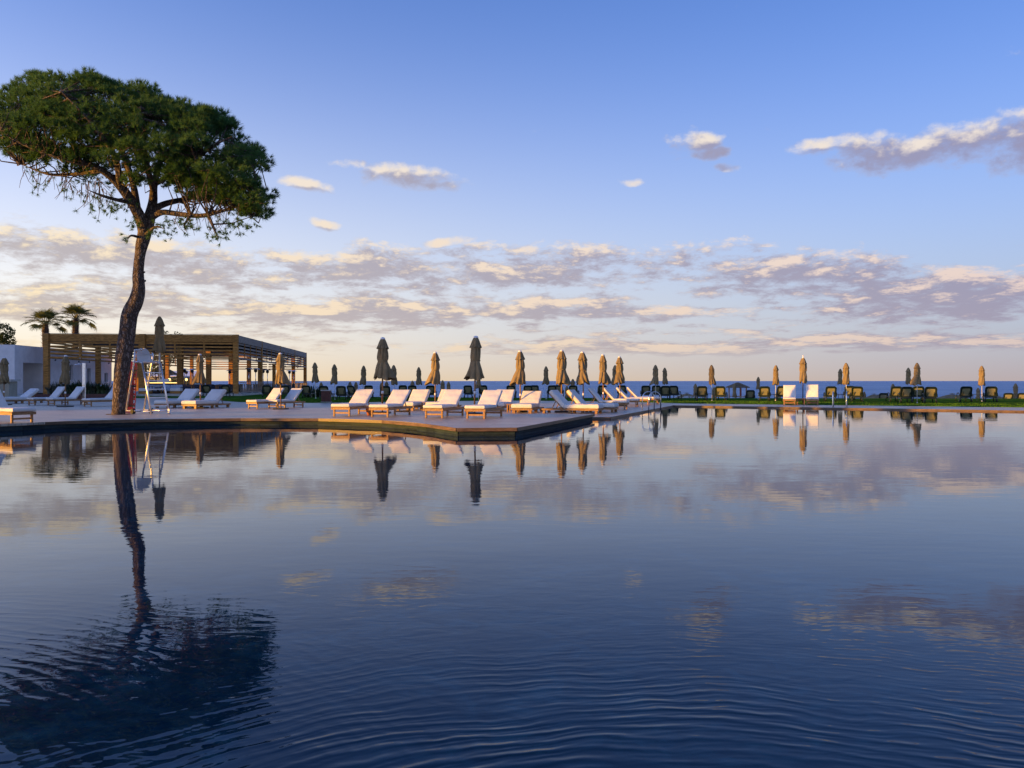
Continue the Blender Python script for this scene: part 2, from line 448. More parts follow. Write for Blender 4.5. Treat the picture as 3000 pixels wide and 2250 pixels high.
def mat_deck():
    mt = bpy.data.materials.new('deck_boards'); mt.use_nodes = True
    n = NT(mt.node_tree); b = mt.node_tree.nodes['Principled BSDF']
    p = n.n('ShaderNodeNewGeometry').outputs['Position']
    rot = n.n('ShaderNodeVectorRotate', rotation_type='Z_AXIS'); n.put(rot.inputs['Vector'], p); rot.inputs['Angle'].default_value = R(6)
    br = n.n('ShaderNodeTexBrick', offset=0.37, offset_frequency=2)
    n.put(br.inputs['Vector'], rot.outputs[0])
    br.inputs['Color1'].default_value = (0.36, 0.305, 0.235, 1); br.inputs['Color2'].default_value = (0.55, 0.475, 0.375, 1)
    br.inputs['Mortar'].default_value = (0.045, 0.035, 0.03, 1)
    br.inputs['Scale'].default_value = 1.0; br.inputs['Mortar Size'].default_value = 0.005; br.inputs['Mortar Smooth'].default_value = 0.1
    br.inputs['Bias'].default_value = 0.0; br.inputs['Brick Width'].default_value = 2.6; br.inputs['Row Height'].default_value = 0.145
    gr = n.noise(n.vm('MULTIPLY', rot.outputs[0], (0.8, 9.0, 1.0)), 3.0, 5.0, 0.6)
    wear = n.noise(p, 0.35, 4.0, 0.6)
    c = n.mix(n.m('MULTIPLY', n.step(gr, 0.3, 0.7), 0.45), br.outputs[0], n.mix(1.0, br.outputs[0], (0.62, 0.58, 0.56), 'MULTIPLY'))
    c = n.mix(n.m('MULTIPLY', n.step(wear, 0.35, 0.7), 0.35), c, (0.55, 0.48, 0.385))
    n.put(b.inputs['Base Color'], c)
    n.put(b.inputs['Roughness'], n.m('MULTIPLY_ADD', wear, 0.25, 0.28))
    bn = n.n('ShaderNodeBump'); bn.inputs['Distance'].default_value = 0.004
    n.put(bn.inputs['Height'], n.m('SUBTRACT', n.m('MULTIPLY', gr, 0.4), br.outputs['Fac']))
    n.put(b.inputs['Normal'], bn.outputs[0])
    return mt
M_DECK = mat_deck()
M_FASCIA = pm('deck_fascia', (0.135, 0.082, 0.046), 0.5, 0.3, 3.0, 0.002, 40.0, stretch=(1, 1, 8), per_object=0.10)

# upper deck: sheet on a core, fascia boards and wall tiles are pieces of their own
up_poly = [(p.x, p.y) for p in UP_CURVE] + UP_BACK
up = struct('upper_deck', MB().prism(up_poly, ZU - 0.06, ZU), M_DECK)
def inset(path, d):
    out = []
    for i, p in enumerate(path):
        a = path[max(i - 1, 0)]; c = path[min(i + 1, len(path) - 1)]
        t1 = (p - a).normalized() if i > 0 else (c - p).normalized(); t2 = (c - p).normalized() if i < len(path) - 1 else t1
        n1 = Vector((-t1.y, t1.x)); n2 = Vector((-t2.y, t2.x)); m = (n1 + n2).normalized()
        out.append(p + m * (d / max(0.35, m.dot(n1))))
    return out
def resample(path, step):
    pts = [path[0]]; acc = 0.0
    for a, b in zip(path[:-1], path[1:]):
        L = (b - a).length; d = step - acc
        while d < L - 1e-6:
            pts.append(a.lerp(b, d / L)); d += step
        acc = (acc + L) % step if L + acc >= step else acc + L
    if (pts[-1] - path[-1]).length > 0.05: pts.append(path[-1])
    return pts
wall_line = inset(UP_CURVE, 0.07)
core = [(p.x, p.y) for p in inset(UP_CURVE, 0.10)] + UP_BACK
pw = struct('pool_wall', MB().prism(core, -1.4, ZU - 0.062), M_GROUT)

def edge_pieces(path, lo, hi, step, thick, name, mat, parent, gap, lean=0.0, jit=0.002):
    """boards or tiles along a path, each a box of its own"""
    pts = resample(path, step)
    for a, b in zip(pts[:-1], pts[1:]):
        d = b - a; L = d.length
        if L < 0.06: continue
        nrm = Vector((d.y, -d.x)).normalized()
        c = (a + b) / 2 + nrm * (thick / 2 + rnd.uniform(0, jit))
        me = MB().box((0, 0, 0), (L - gap, thick, hi - lo - gap)).mesh(name, mat)
        link(name, me, parent, (c.x, c.y, (lo + hi) / 2), (0, 0, math.atan2(d.y, d.x)))
vis = [p for p in UP_CURVE if p.x > -20]
split = [p for p in UP_CURVE].index(UP_CURVE[-3])
curve_part, front_part, right_part = UP_CURVE[:-2], UP_CURVE[-3:-1], UP_CURVE[-2:]
curve_part = [p for p in curve_part if p.x > -20]
for part in (curve_part, front_part, right_part):
    edge_pieces(part, ZU - 0.085, ZU + 0.004, 2.4, 0.03, 'fascia_board', M_FASCIA, up, 0.004)
wl = wall_line
for part in ([p for p in wl[:-2] if p.x > -20], wl[-3:-1], wl[-2:]):
    edge_pieces(part, ZW + 0.035, ZU - 0.075, 0.60, 0.026, 'wall_tile', M_TILE, pw, 0.006)
    edge_pieces(part, -0.14, ZW + 0.035, 0.60, 0.026, 'wall_tile', M_TILE, pw, 0.006)

# lower deck and its edge
low_poly = [(-80.0, 28.0), (2.37, 26.2)] + LOW_EDGE + LAWN_EDGE + [(-22.4, 57.3), (-80.0, 57.3)]
low = struct('lower_deck', MB().prism(low_poly, -1.4, ZL), M_DECK)
LE = [Vector(p) for p in LOW_EDGE]
for part in (LE[0:2], LE[1:3], LE[2:]):
    edge_pieces(part, ZL - 0.115, ZL + 0.004, 2.4, 0.03, 'fascia_board', M_FASCIA, low, 0.004)

# ------------------------------------------------------------------ lawn, terrace, beach, sea
def mat_grass():
    mt = bpy.data.materials.new('lawn_grass'); mt.use_nodes = True
    n = NT(mt.node_tree); b = mt.node_tree.nodes['Principled BSDF']
    p = n.n('ShaderNodeNewGeometry').outputs['Position']
    a = n.noise(p, 0.6, 4.0, 0.6); f = n.noise(p, 14.0, 4.0, 0.7); fb = n.noise(p, 60.0, 2.0, 0.6)
    c = n.mix(n.step(a, 0.35, 0.65), (0.030, 0.095, 0.012), (0.062, 0.150, 0.018))
    c = n.mix(n.m('MULTIPLY', n.step(f, 0.35, 0.7), 0.6), c, (0.100, 0.165, 0.026))
    n.put(b.inputs['Base Color'], c); b.inputs['Roughness'].default_value = 0.9; b.inputs['Specular IOR Level'].default_value = 0.0
    bn = n.n('ShaderNodeBump'); bn.inputs['Distance'].default_value = 0.05
    n.put(bn.inputs['Height'], n.m('ADD', f, n.m('MULTIPLY', fb, 0.6))); n.put(b.inputs['Normal'], bn.outputs[0])
    return mt
M_GRASS = mat_grass()
lawn_poly = [(x, y - 0.02) for x, y in LAWN_EDGE[::-1]]
# from the lawn's near edge (left to right) round its far edge
lawn = [(-22.4, 57.0)] + lawn_poly + [(90.0, 29.0), (90.0, 52.5), (30.0, 55.5), (0.0, 58.0), (-14.0, 62.0), (-22.0, 70.0), (-24.0, 90.0), (-27.0, 112.0), (-40.0, 118.0), (-120.0, 118.0), (-120.0, 57.0)]
struct('lawn', MB().prism(lawn, -1.6, ZL + 0.012), M_GRASS)
# grass blades fringing the lawn's near edge and its surface
gb = np.random.default_rng(3)
V, T = [], []
pts = []
E2 = [Vector(p) for p in lawn_poly]
for a, b in zip(E2[:-1], E2[1:]):
    for k in range(int((b - a).length * 420)):
        q = a.lerp(b, gb.random()); d = (b - a).normalized(); nn = Vector((-d.y, d.x))
        q = q + nn * (gb.random() ** 1.3 * 6.0 - 0.03)
        pts.append((q.x, q.y))
pts = np.array(pts); N = len(pts)
h = gb.uniform(0.03, 0.075, N); an = gb.uniform(0, 6.28, N); w = gb.uniform(0.008, 0.018, N); tl = gb.normal(0, 0.02, (N, 2))
base = np.c_[pts, np.full(N, ZL + 0.008)]
dx = np.c_[np.cos(an) * w, np.sin(an) * w, np.zeros(N)]
V = np.stack([base - dx, base + dx, base + np.c_[tl, h]], 1).reshape(-1, 3)
T = np.arange(N * 3).reshape(-1, 3)
M_BLADE = pm('grass_blade', (0.075, 0.17, 0.020), 0.9, 0.3, 2.0, spec=0.0)
tag(link('grass', fast_mesh('grass', V, T, M_BLADE)), 'short green grass fringing the lawn along the pool deck', 'grass', kind='stuff')

def mat_sea():
    mt = bpy.data.materials.new('sea_water'); mt.use_nodes = True
    n = NT(mt.node_tree); b = mt.node_tree.nodes['Principled BSDF']
    p = n.n('ShaderNodeNewGeometry').outputs['Position']
    a = n.noise(n.vm('MULTIPLY', p, (0.35, 1.0, 1.0)), 0.45, 6.0, 0.65)
    st = n.m('ADD', n.m('MULTIPLY', n.noise(n.vm('MULTIPLY', p, (0.35, 1.0, 1.0)), 0.16, 4.0, 0.7), 0.6), n.m('MULTIPLY', n.noise(n.vm('MULTIPLY', p, (0.25, 1.0, 1.0)), 0.012, 4.0, 0.6), 0.4))
    n.put(b.inputs['Base Color'], n.mix(n.step(st, 0.36, 0.64), (0.060, 0.185, 0.410), (0.165, 0.345, 0.590)))
    b.inputs['Roughness'].default_value = 0.45; b.inputs['IOR'].default_value = 1.333
    b.inputs['Specular IOR Level'].default_value = 0.22
    bn = n.n('ShaderNodeBump'); bn.inputs['Distance'].default_value = 1.3
    n.put(bn.inputs['Height'], a); n.put(b.inputs['Normal'], bn.outputs[0])
    return mt
struct('sea', MB().add([(-15000, 88, -2.0), (15000, 88, -2.0), (15000, 26000, -2.0), (-15000, 26000, -2.0)], [(0, 1, 2, 3)]), mat_sea())
M_SAND = pm('beach_sand', (0.36, 0.30, 0.23), 0.9, 0.18, 0.5, 0.02, 20.0)
struct('beach', MB().add([(-300, 20, -1.5), (300, 20, -1.5), (300, 92, -1.35), (-300, 92, -1.35), (300, 118, -2.4), (-300, 118, -2.4)], [(0, 1, 2, 3), (3, 2, 4, 5)]), M_SAND)

PA = R(7.2)
e1 = Vector((math.cos(PA), math.sin(PA), 0)); e2 = Vector((-math.sin(PA), math.cos(PA), 0))
P0 = Vector((-23.7, 66.0, 0))
ZT = 0.40
def ploc(x, y, z=0.0): return P0 + e1 * x + e2 * y + Vector((0, 0, z))
tp = [ploc(0.7, -1.2), ploc(0.7, 43.5), ploc(-60, 43.5), ploc(-60, -6), ploc(-10.5, -6), ploc(-10.5, -1.2)]
struct('terrace_floor', MB().prism([(p.x, p.y) for p in tp][::-1], -1.6, ZT), M_STONE)

# ------------------------------------------------------------------ parasols
def canopy_meshes(seed, flare=1.0, lean=0.0, lean_dir=0.0, full=1.0):
    """closed canopy with its folds, and the small vent tier on top; heights for a 2.72 m parasol"""
    r = random.Random(seed)
    n = 72
    prof = [(2.42, .13), (2.36, .165), (2.28, .180), (2.16, .195), (2.05, .200), (1.96, .195), (1.905, .178), (1.875, .166), (1.845, .172), (1.80, .185), (1.70, .212), (1.58, .245), (1.46, .278), (1.36, .304), (1.28, .325), (1.245, .330)]
    ph = r.uniform(0, 6.28); tw = r.uniform(-0.9, 0.9)
    amps = [r.uniform(0.5, 1.3) for _ in range(8)]
    wph = [r.uniform(0, 6.28) for _ in range(4)]
    vs, fs = [], []
    for i, (z, rad) in enumerate(prof):
        below = max(0.0, (1.86 - z) / 0.61); above = max(0.0, (z - 1.86) / 0.56)
        fold = 0.12 + 0.36 * below if z < 1.9 else 0.06 + 0.24 * min(1.0, above * 2)
        for k in range(n):
            t = 2 * math.pi * k / n
            tt = t + tw * (1.86 - z) * (1.6 if z < 1.86 else 0.5)
            s = abs(math.sin(4 * tt + ph))                       # eight gores gathered into folds
            a = amps[int(((4 * tt + ph) / math.pi)) % 8]
            q = rad * (1 - fold * a * (1 - s ** 0.55)) * full
            q *= 1 + 0.07 * math.sin(2 * t + wph[0] + 3 * z) + 0.05 * math.sin(5 * t + wph[1] - 6 * z) + 0.03 * math.sin(13 * t + wph[2] + 9 * z)
            fl = 1 + below * (flare - 1 + lean * max(-0.35, math.cos(t - lean_dir)))
            q *= fl
            zz = z + below * (0.05 * math.sin(3 * t + wph[3]) + 0.028 * math.sin(8 * t + ph) - 0.03 * lean * math.cos(t - lean_dir))
            vs.append((q * math.cos(t), q * math.sin(t), zz))
    for i in range(len(prof) - 1):
        for k in range(n): fs.append((i * n + k, (i + 1) * n + k, (i + 1) * n + (k + 1) % n, i * n + (k + 1) % n))
    # hem turned inwards
    k0 = len(vs)
    for k in range(n):
        x, y, z = vs[(len(prof) - 1) * n + k]; vs.append((x * 0.80, y * 0.80, z + 0.035))
    for k in range(n): fs.append(((len(prof) - 1) * n + k, k0 + k, k0 + (k + 1) % n, (len(prof) - 1) * n + (k + 1) % n))
    main = MB().add(vs, fs).mesh('canopy', M_CANVAS, True)
    vs, fs = [], []
    tier = [(2.665, .072), (2.655, .088), (2.60, .118), (2.52, .150), (2.43, .182), (2.365, .212), (2.335, .226)]
    for i, (z, rad) in enumerate(tier):
        low = max(0.0, (2.665 - z) / 0.33)
        for k in range(n):
            t = 2 * math.pi * k / n
            s = abs(math.sin(4 * t + ph * 0.7))
            q = rad * (1 - low * 0.20 * (1 - s ** 0.6)) * (1 + 0.03 * math.sin(3 * t + wph[1]))
            zz = z - low * 0.035 * (1 - s) + low * 0.012 * math.sin(5 * t + wph[2])
            vs.append((q * math.cos(t), q * math.sin(t), zz))
    for i in range(len(tier) - 1):
        for k in range(n): fs.append((i * n + k, (i + 1) * n + k, (i + 1) * n + (k + 1) % n, i * n + (k + 1) % n))
    vent = MB().add(vs, fs).mesh('vent_tier', M_CANVAS, True)
    return main, vent
VAR = [canopy_meshes(11, 1.0, 0.35, 3.4), canopy_meshes(12, 1.12, 0.45, -0.4), canopy_meshes(13, 0.92, 0.5, 3.0), canopy_meshes(14, 0.98, 0.45, 0.2),
       canopy_meshes(15, 0.86, 0.15, 1.0), canopy_meshes(16, 0.80, 0.25, 2.6), canopy_meshes(17, 0.74, 0.10, 0.5), canopy_meshes(18, 0.62, 0.2, 4.0)]
cap_me = MB().lathe([(0.0, 2.735), (0.035, 2.732), (0.066, 2.715), (0.084, 2.69), (0.088, 2.655), (0.0, 2.655)][::-1], 20).mesh('top_cap', M_WHITE, True)
cap_dk = MB().lathe([(0.0, 2.725), (0.03, 2.72), (0.055, 2.70), (0.075, 2.665), (0.075, 2.65), (0.0, 2.65)][::-1], 20).mesh('top_cap', M_CANVAS, True)
fin_me = MB().lathe([(0.0, 2.86), (0.02, 2.85), (0.028, 2.82), (0.018, 2.79), (0.03, 2.76), (0.04, 2.72), (0.06, 2.68), (0.0, 2.66)][::-1], 14).mesh('finial', M_WHITE, True)
tie_me = MB().lathe([(.176, 1.845), (.180, 1.86), (.180, 1.885), (.174, 1.90)], 40).mesh('tie_strap', M_CANVAS, True)
pole_wood = MB().tube([(0, 0, 0.02), (0, 0, 2.6)], 0.029, 14).mesh('pole', M_WOODP, True)
pole_wht = MB().tube([(0, 0, 0.0), (0, 0, 2.6)], 0.021, 12).mesh('pole', M_WPOLE, True)
pole_dk = MB().tube([(0, 0, 0.0), (0, 0, 2.6)], 0.026, 12).mesh('pole', M_DARK, True)
collar_me = MB().lathe([(.030, .70), (.044, .705), (.044, .80), (.030, .805)], 16).mesh('collar', M_WHITE, True)
base_me = MB().rbox((0, 0, 0.03), (0.55, 0.55, 0.06), 0.012, 2).mesh('base', M_DKMETAL)
ground_me = MB().lathe([(0.0, 0.06), (0.05, 0.055), (0.05, 0.0)], 12).mesh('ground_sleeve', M_WPOLE, True)
rib_me = MB().beam((0.03, 0, 2.40), (0.11, 0, 1.50), 0.012, 0.014).mesh('rib', M_WOODP)

def parasol(px, Y, z, kind, var, rz, label, group, H=2.72, name='closed_parasol', wide=1.0, tilt=(0, 0)):
    t = thing(name, label, 'parasol', (wx(px, Y), Y, z), 0, group)
    s = H / 2.72; sw = s * wide
    main, vent = VAR[var]
    pole = {'deck': pole_wood, 'lawn': pole_wht, 'tall': pole_dk, 'beach': pole_wht, 'chair': pole_wht}[kind]
    link('pole', pole, t, scale=(s, s, s))
    c = link('canopy', main, t, rot=(0, 0, rz), scale=(sw, sw, s))
    link('vent_tier', vent, t, rot=(0, 0, rz), scale=(sw, sw, s))
    link('tie_strap', tie_me, c)
    if kind == 'tall': link('finial', fin_me, t, scale=s)
    else: link('top_cap', cap_me if kind in ('deck',) else cap_dk, t, scale=(s, s, s))
    if kind == 'deck':
        link('collar', collar_me, t, scale=s); link('base', base_me, t)
        for k in range(4): link('rib', rib_me, t, rot=(0, 0, k * math.pi / 2 + rz), scale=s)
    elif kind == 'lawn': link('ground_sleeve', ground_me, t, scale=s)
    rt = random.Random(int(px * 7 + Y * 13)); lim = 0.022 if kind != 'chair' else 0.0
    t.rotation_euler = (rt.uniform(-lim, lim), rt.uniform(-lim, lim), 0)
    return t

G1 = 'closed parasols on the pool deck'
deck_umb = [  # px, Y, level, variant, spin, wide, label
    (1120, 27.0, ZU, 1, 0.3, 1.0, 'big unlit closed parasol flaring to the right, above the leftmost front loungers'),
    (1390, 26.2, ZU, 0, 0.9, 0.97, 'tallest closed parasol, unlit grey brown, above the front deck corner'),
    (1275, 33.33, ZL, 2, 0.2, 1.0, 'closed parasol lit gold on its left, between the two big unlit parasols'),
    (1525, 31.84, ZL, 2, 0.0, 1.0, 'gold lit closed parasol right of the tallest one, skirt swung left'),
    (1645, 31.25, ZL, 3, 0.5, 1.0, 'closed parasol half gold half grey behind the loungers facing right'),
    (1710, 32.96, ZL, 4, 1.0, 1.08, 'grey closed parasol with only its left skirt edge in sun, by the right loungers'),
    (1768, 36.31, ZL, 3, 0.1, 0.93, 'bright gold closed parasol just left of the overlapping parasol pair'),
    (1817, 39.29, ZL, 4, 2.2, 1.0, 'gold closed parasol in front of the dark one it overlaps, left of pool ladder'),
    (588, 35.84, ZL, 1, 2.9, 0.92, 'closed parasol with a wide pointed skirt in front of the pergola'),
    (823, 34.54, ZL, 2, 3.3, 1.0, 'closed parasol with gold left edge at the right end of the pergola'),
    (191, 37.71, ZL, 5, 0.4, 0.95, 'closed parasol before the white wall under the left end of the pergola'),
    (11, 40.50, ZL, 4, 1.3, 1.05, 'closed parasol at the left picture edge beside the beige counter'),
]
for px, Y, z, v, rz, wd, lab in deck_umb: parasol(px, Y, z, 'deck', v, rz, lab, G1, wide=wd, H=2.53 if z == ZL else 2.66)

G2 = 'closed parasols on the lawn'
lawn_umb = [ # px, Y, H, variant, spin, label
    (925, 55.86, 2.62, 5, 2.4, 'closed parasol on white pole right of the pergola, first on the lawn'),
    (981, 51.21, 2.39, 5, 0.2, 'closed parasol on white pole behind the dark red litter bin, second on the lawn'),
    (1064, 51.21, 2.30, 5, 0.6, 'slim unlit closed parasol on the lawn left of the big right flaring parasol'),
    (1156, 49.34, 2.30, 6, 1.1, 'unlit closed parasol half hidden behind the big right flaring parasol'),
    (1228, 54.00, 2.25, 4, 3.5, 'unlit closed parasol on the lawn left of the gold one between the big two'),
    (1402, 46.55, 1.86, 4, 0.6, 'low closed parasol seen under the skirt of the tallest parasol'),
    (1600, 53.63, 2.30, 4, 1.9, 'unlit closed parasol on the lawn between the two gold lit deck parasols'),
    (1801, 49.81, 2.30, 5, 1.0, 'dark closed parasol tucked behind the gold parasol left of the pool ladder'),
    (1921, 49.06, 2.30, 2, 0.3, 'gold closed parasol on white pole above the curved pool ladder'),
    (1949, 58.65, 2.29, 6, 0.7, 'slim unlit closed parasol just right of the gold one over the pool ladder'),
    (2086, 49.16, 2.30, 5, 3.0, 'unlit closed parasol on white pole standing alone left of the wooden hut'),
    (2272, 48.97, 2.28, 6, 0.2, 'closed parasol on white pole left of the two white cushioned loungers on the lawn edge'),
    (2461, 61.45, 2.25, 6, 2.0, 'dark closed parasol left of and behind the gold one by the straight pool handrails'),
    (2480, 46.55, 2.37, 6, 1.2, 'brown gold closed parasol behind the straight pool handrails'),
    (2661, 58.65, 2.29, 6, 0.5, 'dark closed parasol overlapped by the gold one among the right hand loungers'),
    (2687, 44.32, 2.32, 3, 2.6, 'bright gold closed parasol among the four dark loungers at right'),
    (2877, 47.95, 2.22, 6, 0.9, 'rightmost gold closed parasol, between a pair of dark loungers'),
    (2221, 53.07, 1.56, 6, 1.6, 'short closed parasol just right of the wooden hut'),
]
for px, Y, H, v, rz, lab in lawn_umb: parasol(px, Y, ZL, 'lawn', v, rz, lab, G2, H=H)
parasol(2352, 42.45, ZL, 'tall', 7, 0.8, 'slim gold parasol with a pale finial between the two white cushioned lawn loungers', G2, H=2.58)

G3 = 'closed parasols down on the beach'
beach_umb = [ # px, top y, Y, variant, label
    (942, 1120, 80, 6, 'small beach parasol top behind the litter bin, seen against the sea'),
    (1026, 1118, 82, 6, 'left one of two small beach parasols right of the litter bin'),
    (1044, 1119, 84, 6, 'right one of two small beach parasols right of the litter bin'),
    (1133, 1117, 78, 6, 'small beach parasol seen right of the big flaring parasol pole'),
    (1118, 1121, 86, 6, 'small beach parasol seen left of the big flaring parasol pole'),
    (1208, 1115, 80, 6, 'small beach parasol left of the grey lawn parasol between the big two'),
    (1295, 1114, 79, 6, 'left one of two small beach parasols right of the gold parasol between the big two'),
    (1314, 1118, 83, 6, 'right one of two small beach parasols right of the gold parasol between the big two'),
    (1506, 1116, 81, 6, 'small beach parasol half behind the skirt of the gold left swung parasol'),
    (1660, 1130, 74, 6, 'small dark beach parasol behind the half gold parasol pole'),
    (1679, 1110, 76, 6, 'small beach parasol between the half gold and the grey deck parasols'),
    (1756, 1127, 74, 6, 'small beach parasol at the left side of the bright gold parasol pole'),
    (2036, 1124, 75, 6, 'small beach parasol standing left of the lone lawn parasol'),
    (2090, 1134, 70, 6, 'low beach parasol seen behind the lone lawn parasol pole'),
    (2152, 1123, 82, 6, 'small beach parasol in front of the left posts of the wooden hut'),
    (2281, 1134, 72, 6, 'low beach parasol behind the pole left of the white lawn loungers'),
    (2375, 1126, 85, 6, 'tiny beach parasol top above the right white cushioned lawn lounger'),
    (2494, 1130, 78, 6, 'low beach parasol just right of the gold one by the handrails'),
    (2532, 1147, 72, 6, 'stubby beach parasol right of the loungers beside the handrails'),
    (2615, 1124, 76, 6, 'small beach parasol left of the four dark loungers at right'),
    (2865, 1136, 72, 4, 'low wide beach parasol behind the rightmost gold parasol'),
    (2975, 1123, 70, 6, 'brown beach parasol nearest the right picture edge'),
]
for i, (px, ty, Y, v, lab) in enumerate(beach_umb):
    zt = pz(ty, Y); parasol(px, Y, -1.42, 'beach', v, i * 1.3, lab, G3, H=zt + 1.42, wide=1.0)

# ------------------------------------------------------------------ wooden loungers with white cushions
def cushion(sx, sy, sz, bev):
    """upholstered slab with rounded edges and a slightly pillowed, wrinkled top"""
    nx, ny = 14, 26
    vs, fs = [], []; r = random.Random(int(sx * 977 + sy * 131))
    ph = [r.uniform(0, 6.28) for _ in range(4)]
    def prof(u):   # rounding of the plan and height towards the rim
        return min(1.0, (u / bev)) if u < bev else 1.0
    top, bot = {}, {}
    xs = [-sx / 2 + sx * i / nx for i in range(nx + 1)]; ys = [sy * j / ny for j in range(ny + 1)]
    xs = sorted(set(xs + [-sx / 2 + bev * 0.3, sx / 2 - bev * 0.3, -sx / 2 + bev * 0.7, sx / 2 - bev * 0.7]))
    ys = sorted(set(ys + [bev * 0.3, sy - bev * 0.3, bev * 0.7, sy - bev * 0.7]))
    for j, y in enumerate(ys):
        for i, x in enumerate(xs):
            d = min(x + sx / 2, sx / 2 - x, y, sy - y)
            k = math.sqrt(max(0.0, 1 - (1 - prof(max(0.0, d))) ** 2))
            hh = 0.55 + 0.45 * k
            wr = 0.006 * math.sin(9 * y + 4 * x + ph[0]) * math.sin(5 * x + ph[1]) + 0.004 * math.sin(21 * y + ph[2])
            top[i, j] = len(vs); vs.append((x, y, sz * hh + wr * k + 0.012 * (1 - (2 * x / sx) ** 2) * (1 - (2 * y / sy - 1) ** 2)))
    for j, y in enumerate(ys):
        for i, x in enumerate(xs):
            d = min(x + sx / 2, sx / 2 - x, y, sy - y)
            k = math.sqrt(max(0.0, 1 - (1 - prof(max(0.0, d))) ** 2))
            bot[i, j] = len(vs); vs.append((x * (1 - 0.012 * (1 - k)), y, sz * (0.30 * (1 - k))))
    X, Yn = len(xs) - 1, len(ys) - 1
    for j in range(Yn):
        for i in range(X):
            fs.append((top[i, j], top[i + 1, j], top[i + 1, j + 1], top[i, j + 1])); fs.append((bot[i, j], bot[i, j + 1], bot[i + 1, j + 1], bot[i + 1, j]))
    for i in range(X):
        fs.append((bot[i, 0], bot[i + 1, 0], top[i + 1, 0], top[i, 0])); fs.append((bot[i + 1, Yn], bot[i, Yn], top[i, Yn], top[i + 1, Yn]))
    for j in range(Yn):
        fs.append((bot[0, j + 1], bot[0, j], top[0, j], top[0, j + 1])); fs.append((bot[X, j], bot[X, j + 1], top[X, j + 1], top[X, j]))
    return MB().add(vs, fs)

def lounger_kit(low):
    k = {}
    if low: W, L, hs, cz, ct, hinge, bl = 0.86, 2.30, 0.20, 0.20, 0.165, 1.42, 0.84
    else:   W, L, hs, cz, ct, hinge, bl = 0.66, 1.98, 0.30, 0.30, 0.095, 1.22, 0.80
    k['dim'] = (W, L, hs, hinge, bl)
    rail = 0.075 if not low else 0.07
    k['side_rail'] = MB().box((0, L / 2, 0), (0.035, L, rail)).mesh('side_rail', M_TEAK)
    k['end_rail'] = MB().box((0, 0, 0), (W - 0.074, 0.03, rail * 0.95)).mesh('end_rail', M_TEAK)
    k['slat'] = MB().box((0, 0, 0), (W - 0.08, 0.055, 0.015)).mesh('slat', M_TEAK)
    k['cush_seat'] = cushion(W - 0.02, hinge + 0.02, ct, 0.045 if low else 0.035).mesh('seat_cushion', M_CUSH, True)
    k['cush_back'] = cushion(W - 0.02, bl, ct, 0.045 if low else 0.035).mesh('back_cushion', M_CUSH, True)
    k['piping'] = MB().tube([(-(W - .02) / 2 + .02, 0.004, ct * .52), ((W - .02) / 2 - .02, 0.004, ct * .52)], 0.006, 6).mesh('piping', M_CUSH, True)
    bf = MB()
    for sx in (-1, 1): bf.box((sx * (W / 2 - 0.09), bl / 2 - 0.02, -0.02), (0.035, bl - 0.04, 0.03))
    for j in range(6): bf.box((0, 0.08 + j * (bl - 0.16) / 5, -0.012), (W - 0.145, 0.05, 0.013))
    k['back_frame'] = bf.mesh('back_frame', M_TEAK)
    if low: k['leg'] = MB().rbox((0, 0, 0.082), (0.12, 0.10, 0.164), 0.006, 1).mesh('leg', M_TEAK)
    else:
        k['leg'] = MB().rbox((0, 0, 0.13), (0.055, 0.055, 0.262), 0.005, 1).mesh('leg', M_TEAK)
        k['stretcher'] = MB().box((0, 0, 0), (W - 0.165, 0.025, 0.05)).mesh('stretcher', M_TEAK)
    k['prop'] = MB().beam((0, 0, 0), (0, -0.30, -0.30), 0.022, 0.03).mesh('prop', M_TEAK)
    return k
KIT = {True: lounger_kit(True), False: lounger_kit(False)}
def lounger(px, Y, z, rz, low, label, group, back=42, X=None):
    k = KIT[low]; W, L, hs, hinge, bl = k['dim']
    t = thing('wooden_lounger', label, 'lounger', (wx(px, Y) if X is None else X, Y, z), R(rz), group)
    rz_ = hs - 0.045
    for sx in (-1, 1):
        link('side_rail', k['side_rail'], t, (sx * (W / 2 - 0.0175), 0, rz_))
    link('end_rail', k['end_rail'], t, (0, 0.02, rz_ - 0.004)); link('end_rail', k['end_rail'], t, (0, L - 0.02, rz_ - 0.004))
    for j in range(9): link('slat', k['slat'], t, (0, 0.10 + j * (L - 0.2) / 8, rz_ + 0.026))
    ly = (0.10, L - 0.12) if not low else (0.09, L - 0.09)
    for y in ly:
        for sx in (-1, 1):
            link('leg', k['leg'], t, (sx * (W / 2 - (0.0635 if not low else 0.10)), y, 0))
        if not low: link('stretcher', k['stretcher'], t, (0, y, 0.11))
    if low:
        for sx in (-1, 1): link('leg', k['leg'], t, (sx * (W / 2 - 0.10), L * 0.5, 0))
    c = link('seat_cushion', k['cush_seat'], t, (0, -0.02, hs)); link('piping', k['piping'], c)
    a = R(back)
    link('back_cushion', k['cush_back'], t, (0, hinge + 0.012, hs + 0.012), (a, 0, 0))
    link('back_frame', k['back_frame'], t, (0, hinge + 0.012, hs + 0.005), (a, 0, 0))
    py, pzz = hinge + math.cos(a) * bl * 0.55, hs + math.sin(a) * bl * 0.55
    for sx in (-1, 1):
        pr = MB().beam((0, py, pzz - 0.05), (0, min(L - 0.08, py + 0.16), hs - 0.03), 0.022, 0.032).mesh('prop', M_TEAK)
        link('prop', pr, t, (sx * (W / 2 - 0.13), 0, 0))
    return t
G4 = 'white cushioned loungers on wooden legs'; G5 = 'low loungers with thick white cushions'
T = lounger
T(71, 20.9, ZU, 64, False, 'white cushioned lounger at the deck edge, cut by the left picture edge', G4, 50)
T(88, 40.31, ZL, -28, False, 'leftmost of three white loungers in a row left of the pine trunk', G4, 50)
T(145, 39.94, ZL, -28, False, 'middle one of three white loungers in a row left of the pine trunk', G4, 50)
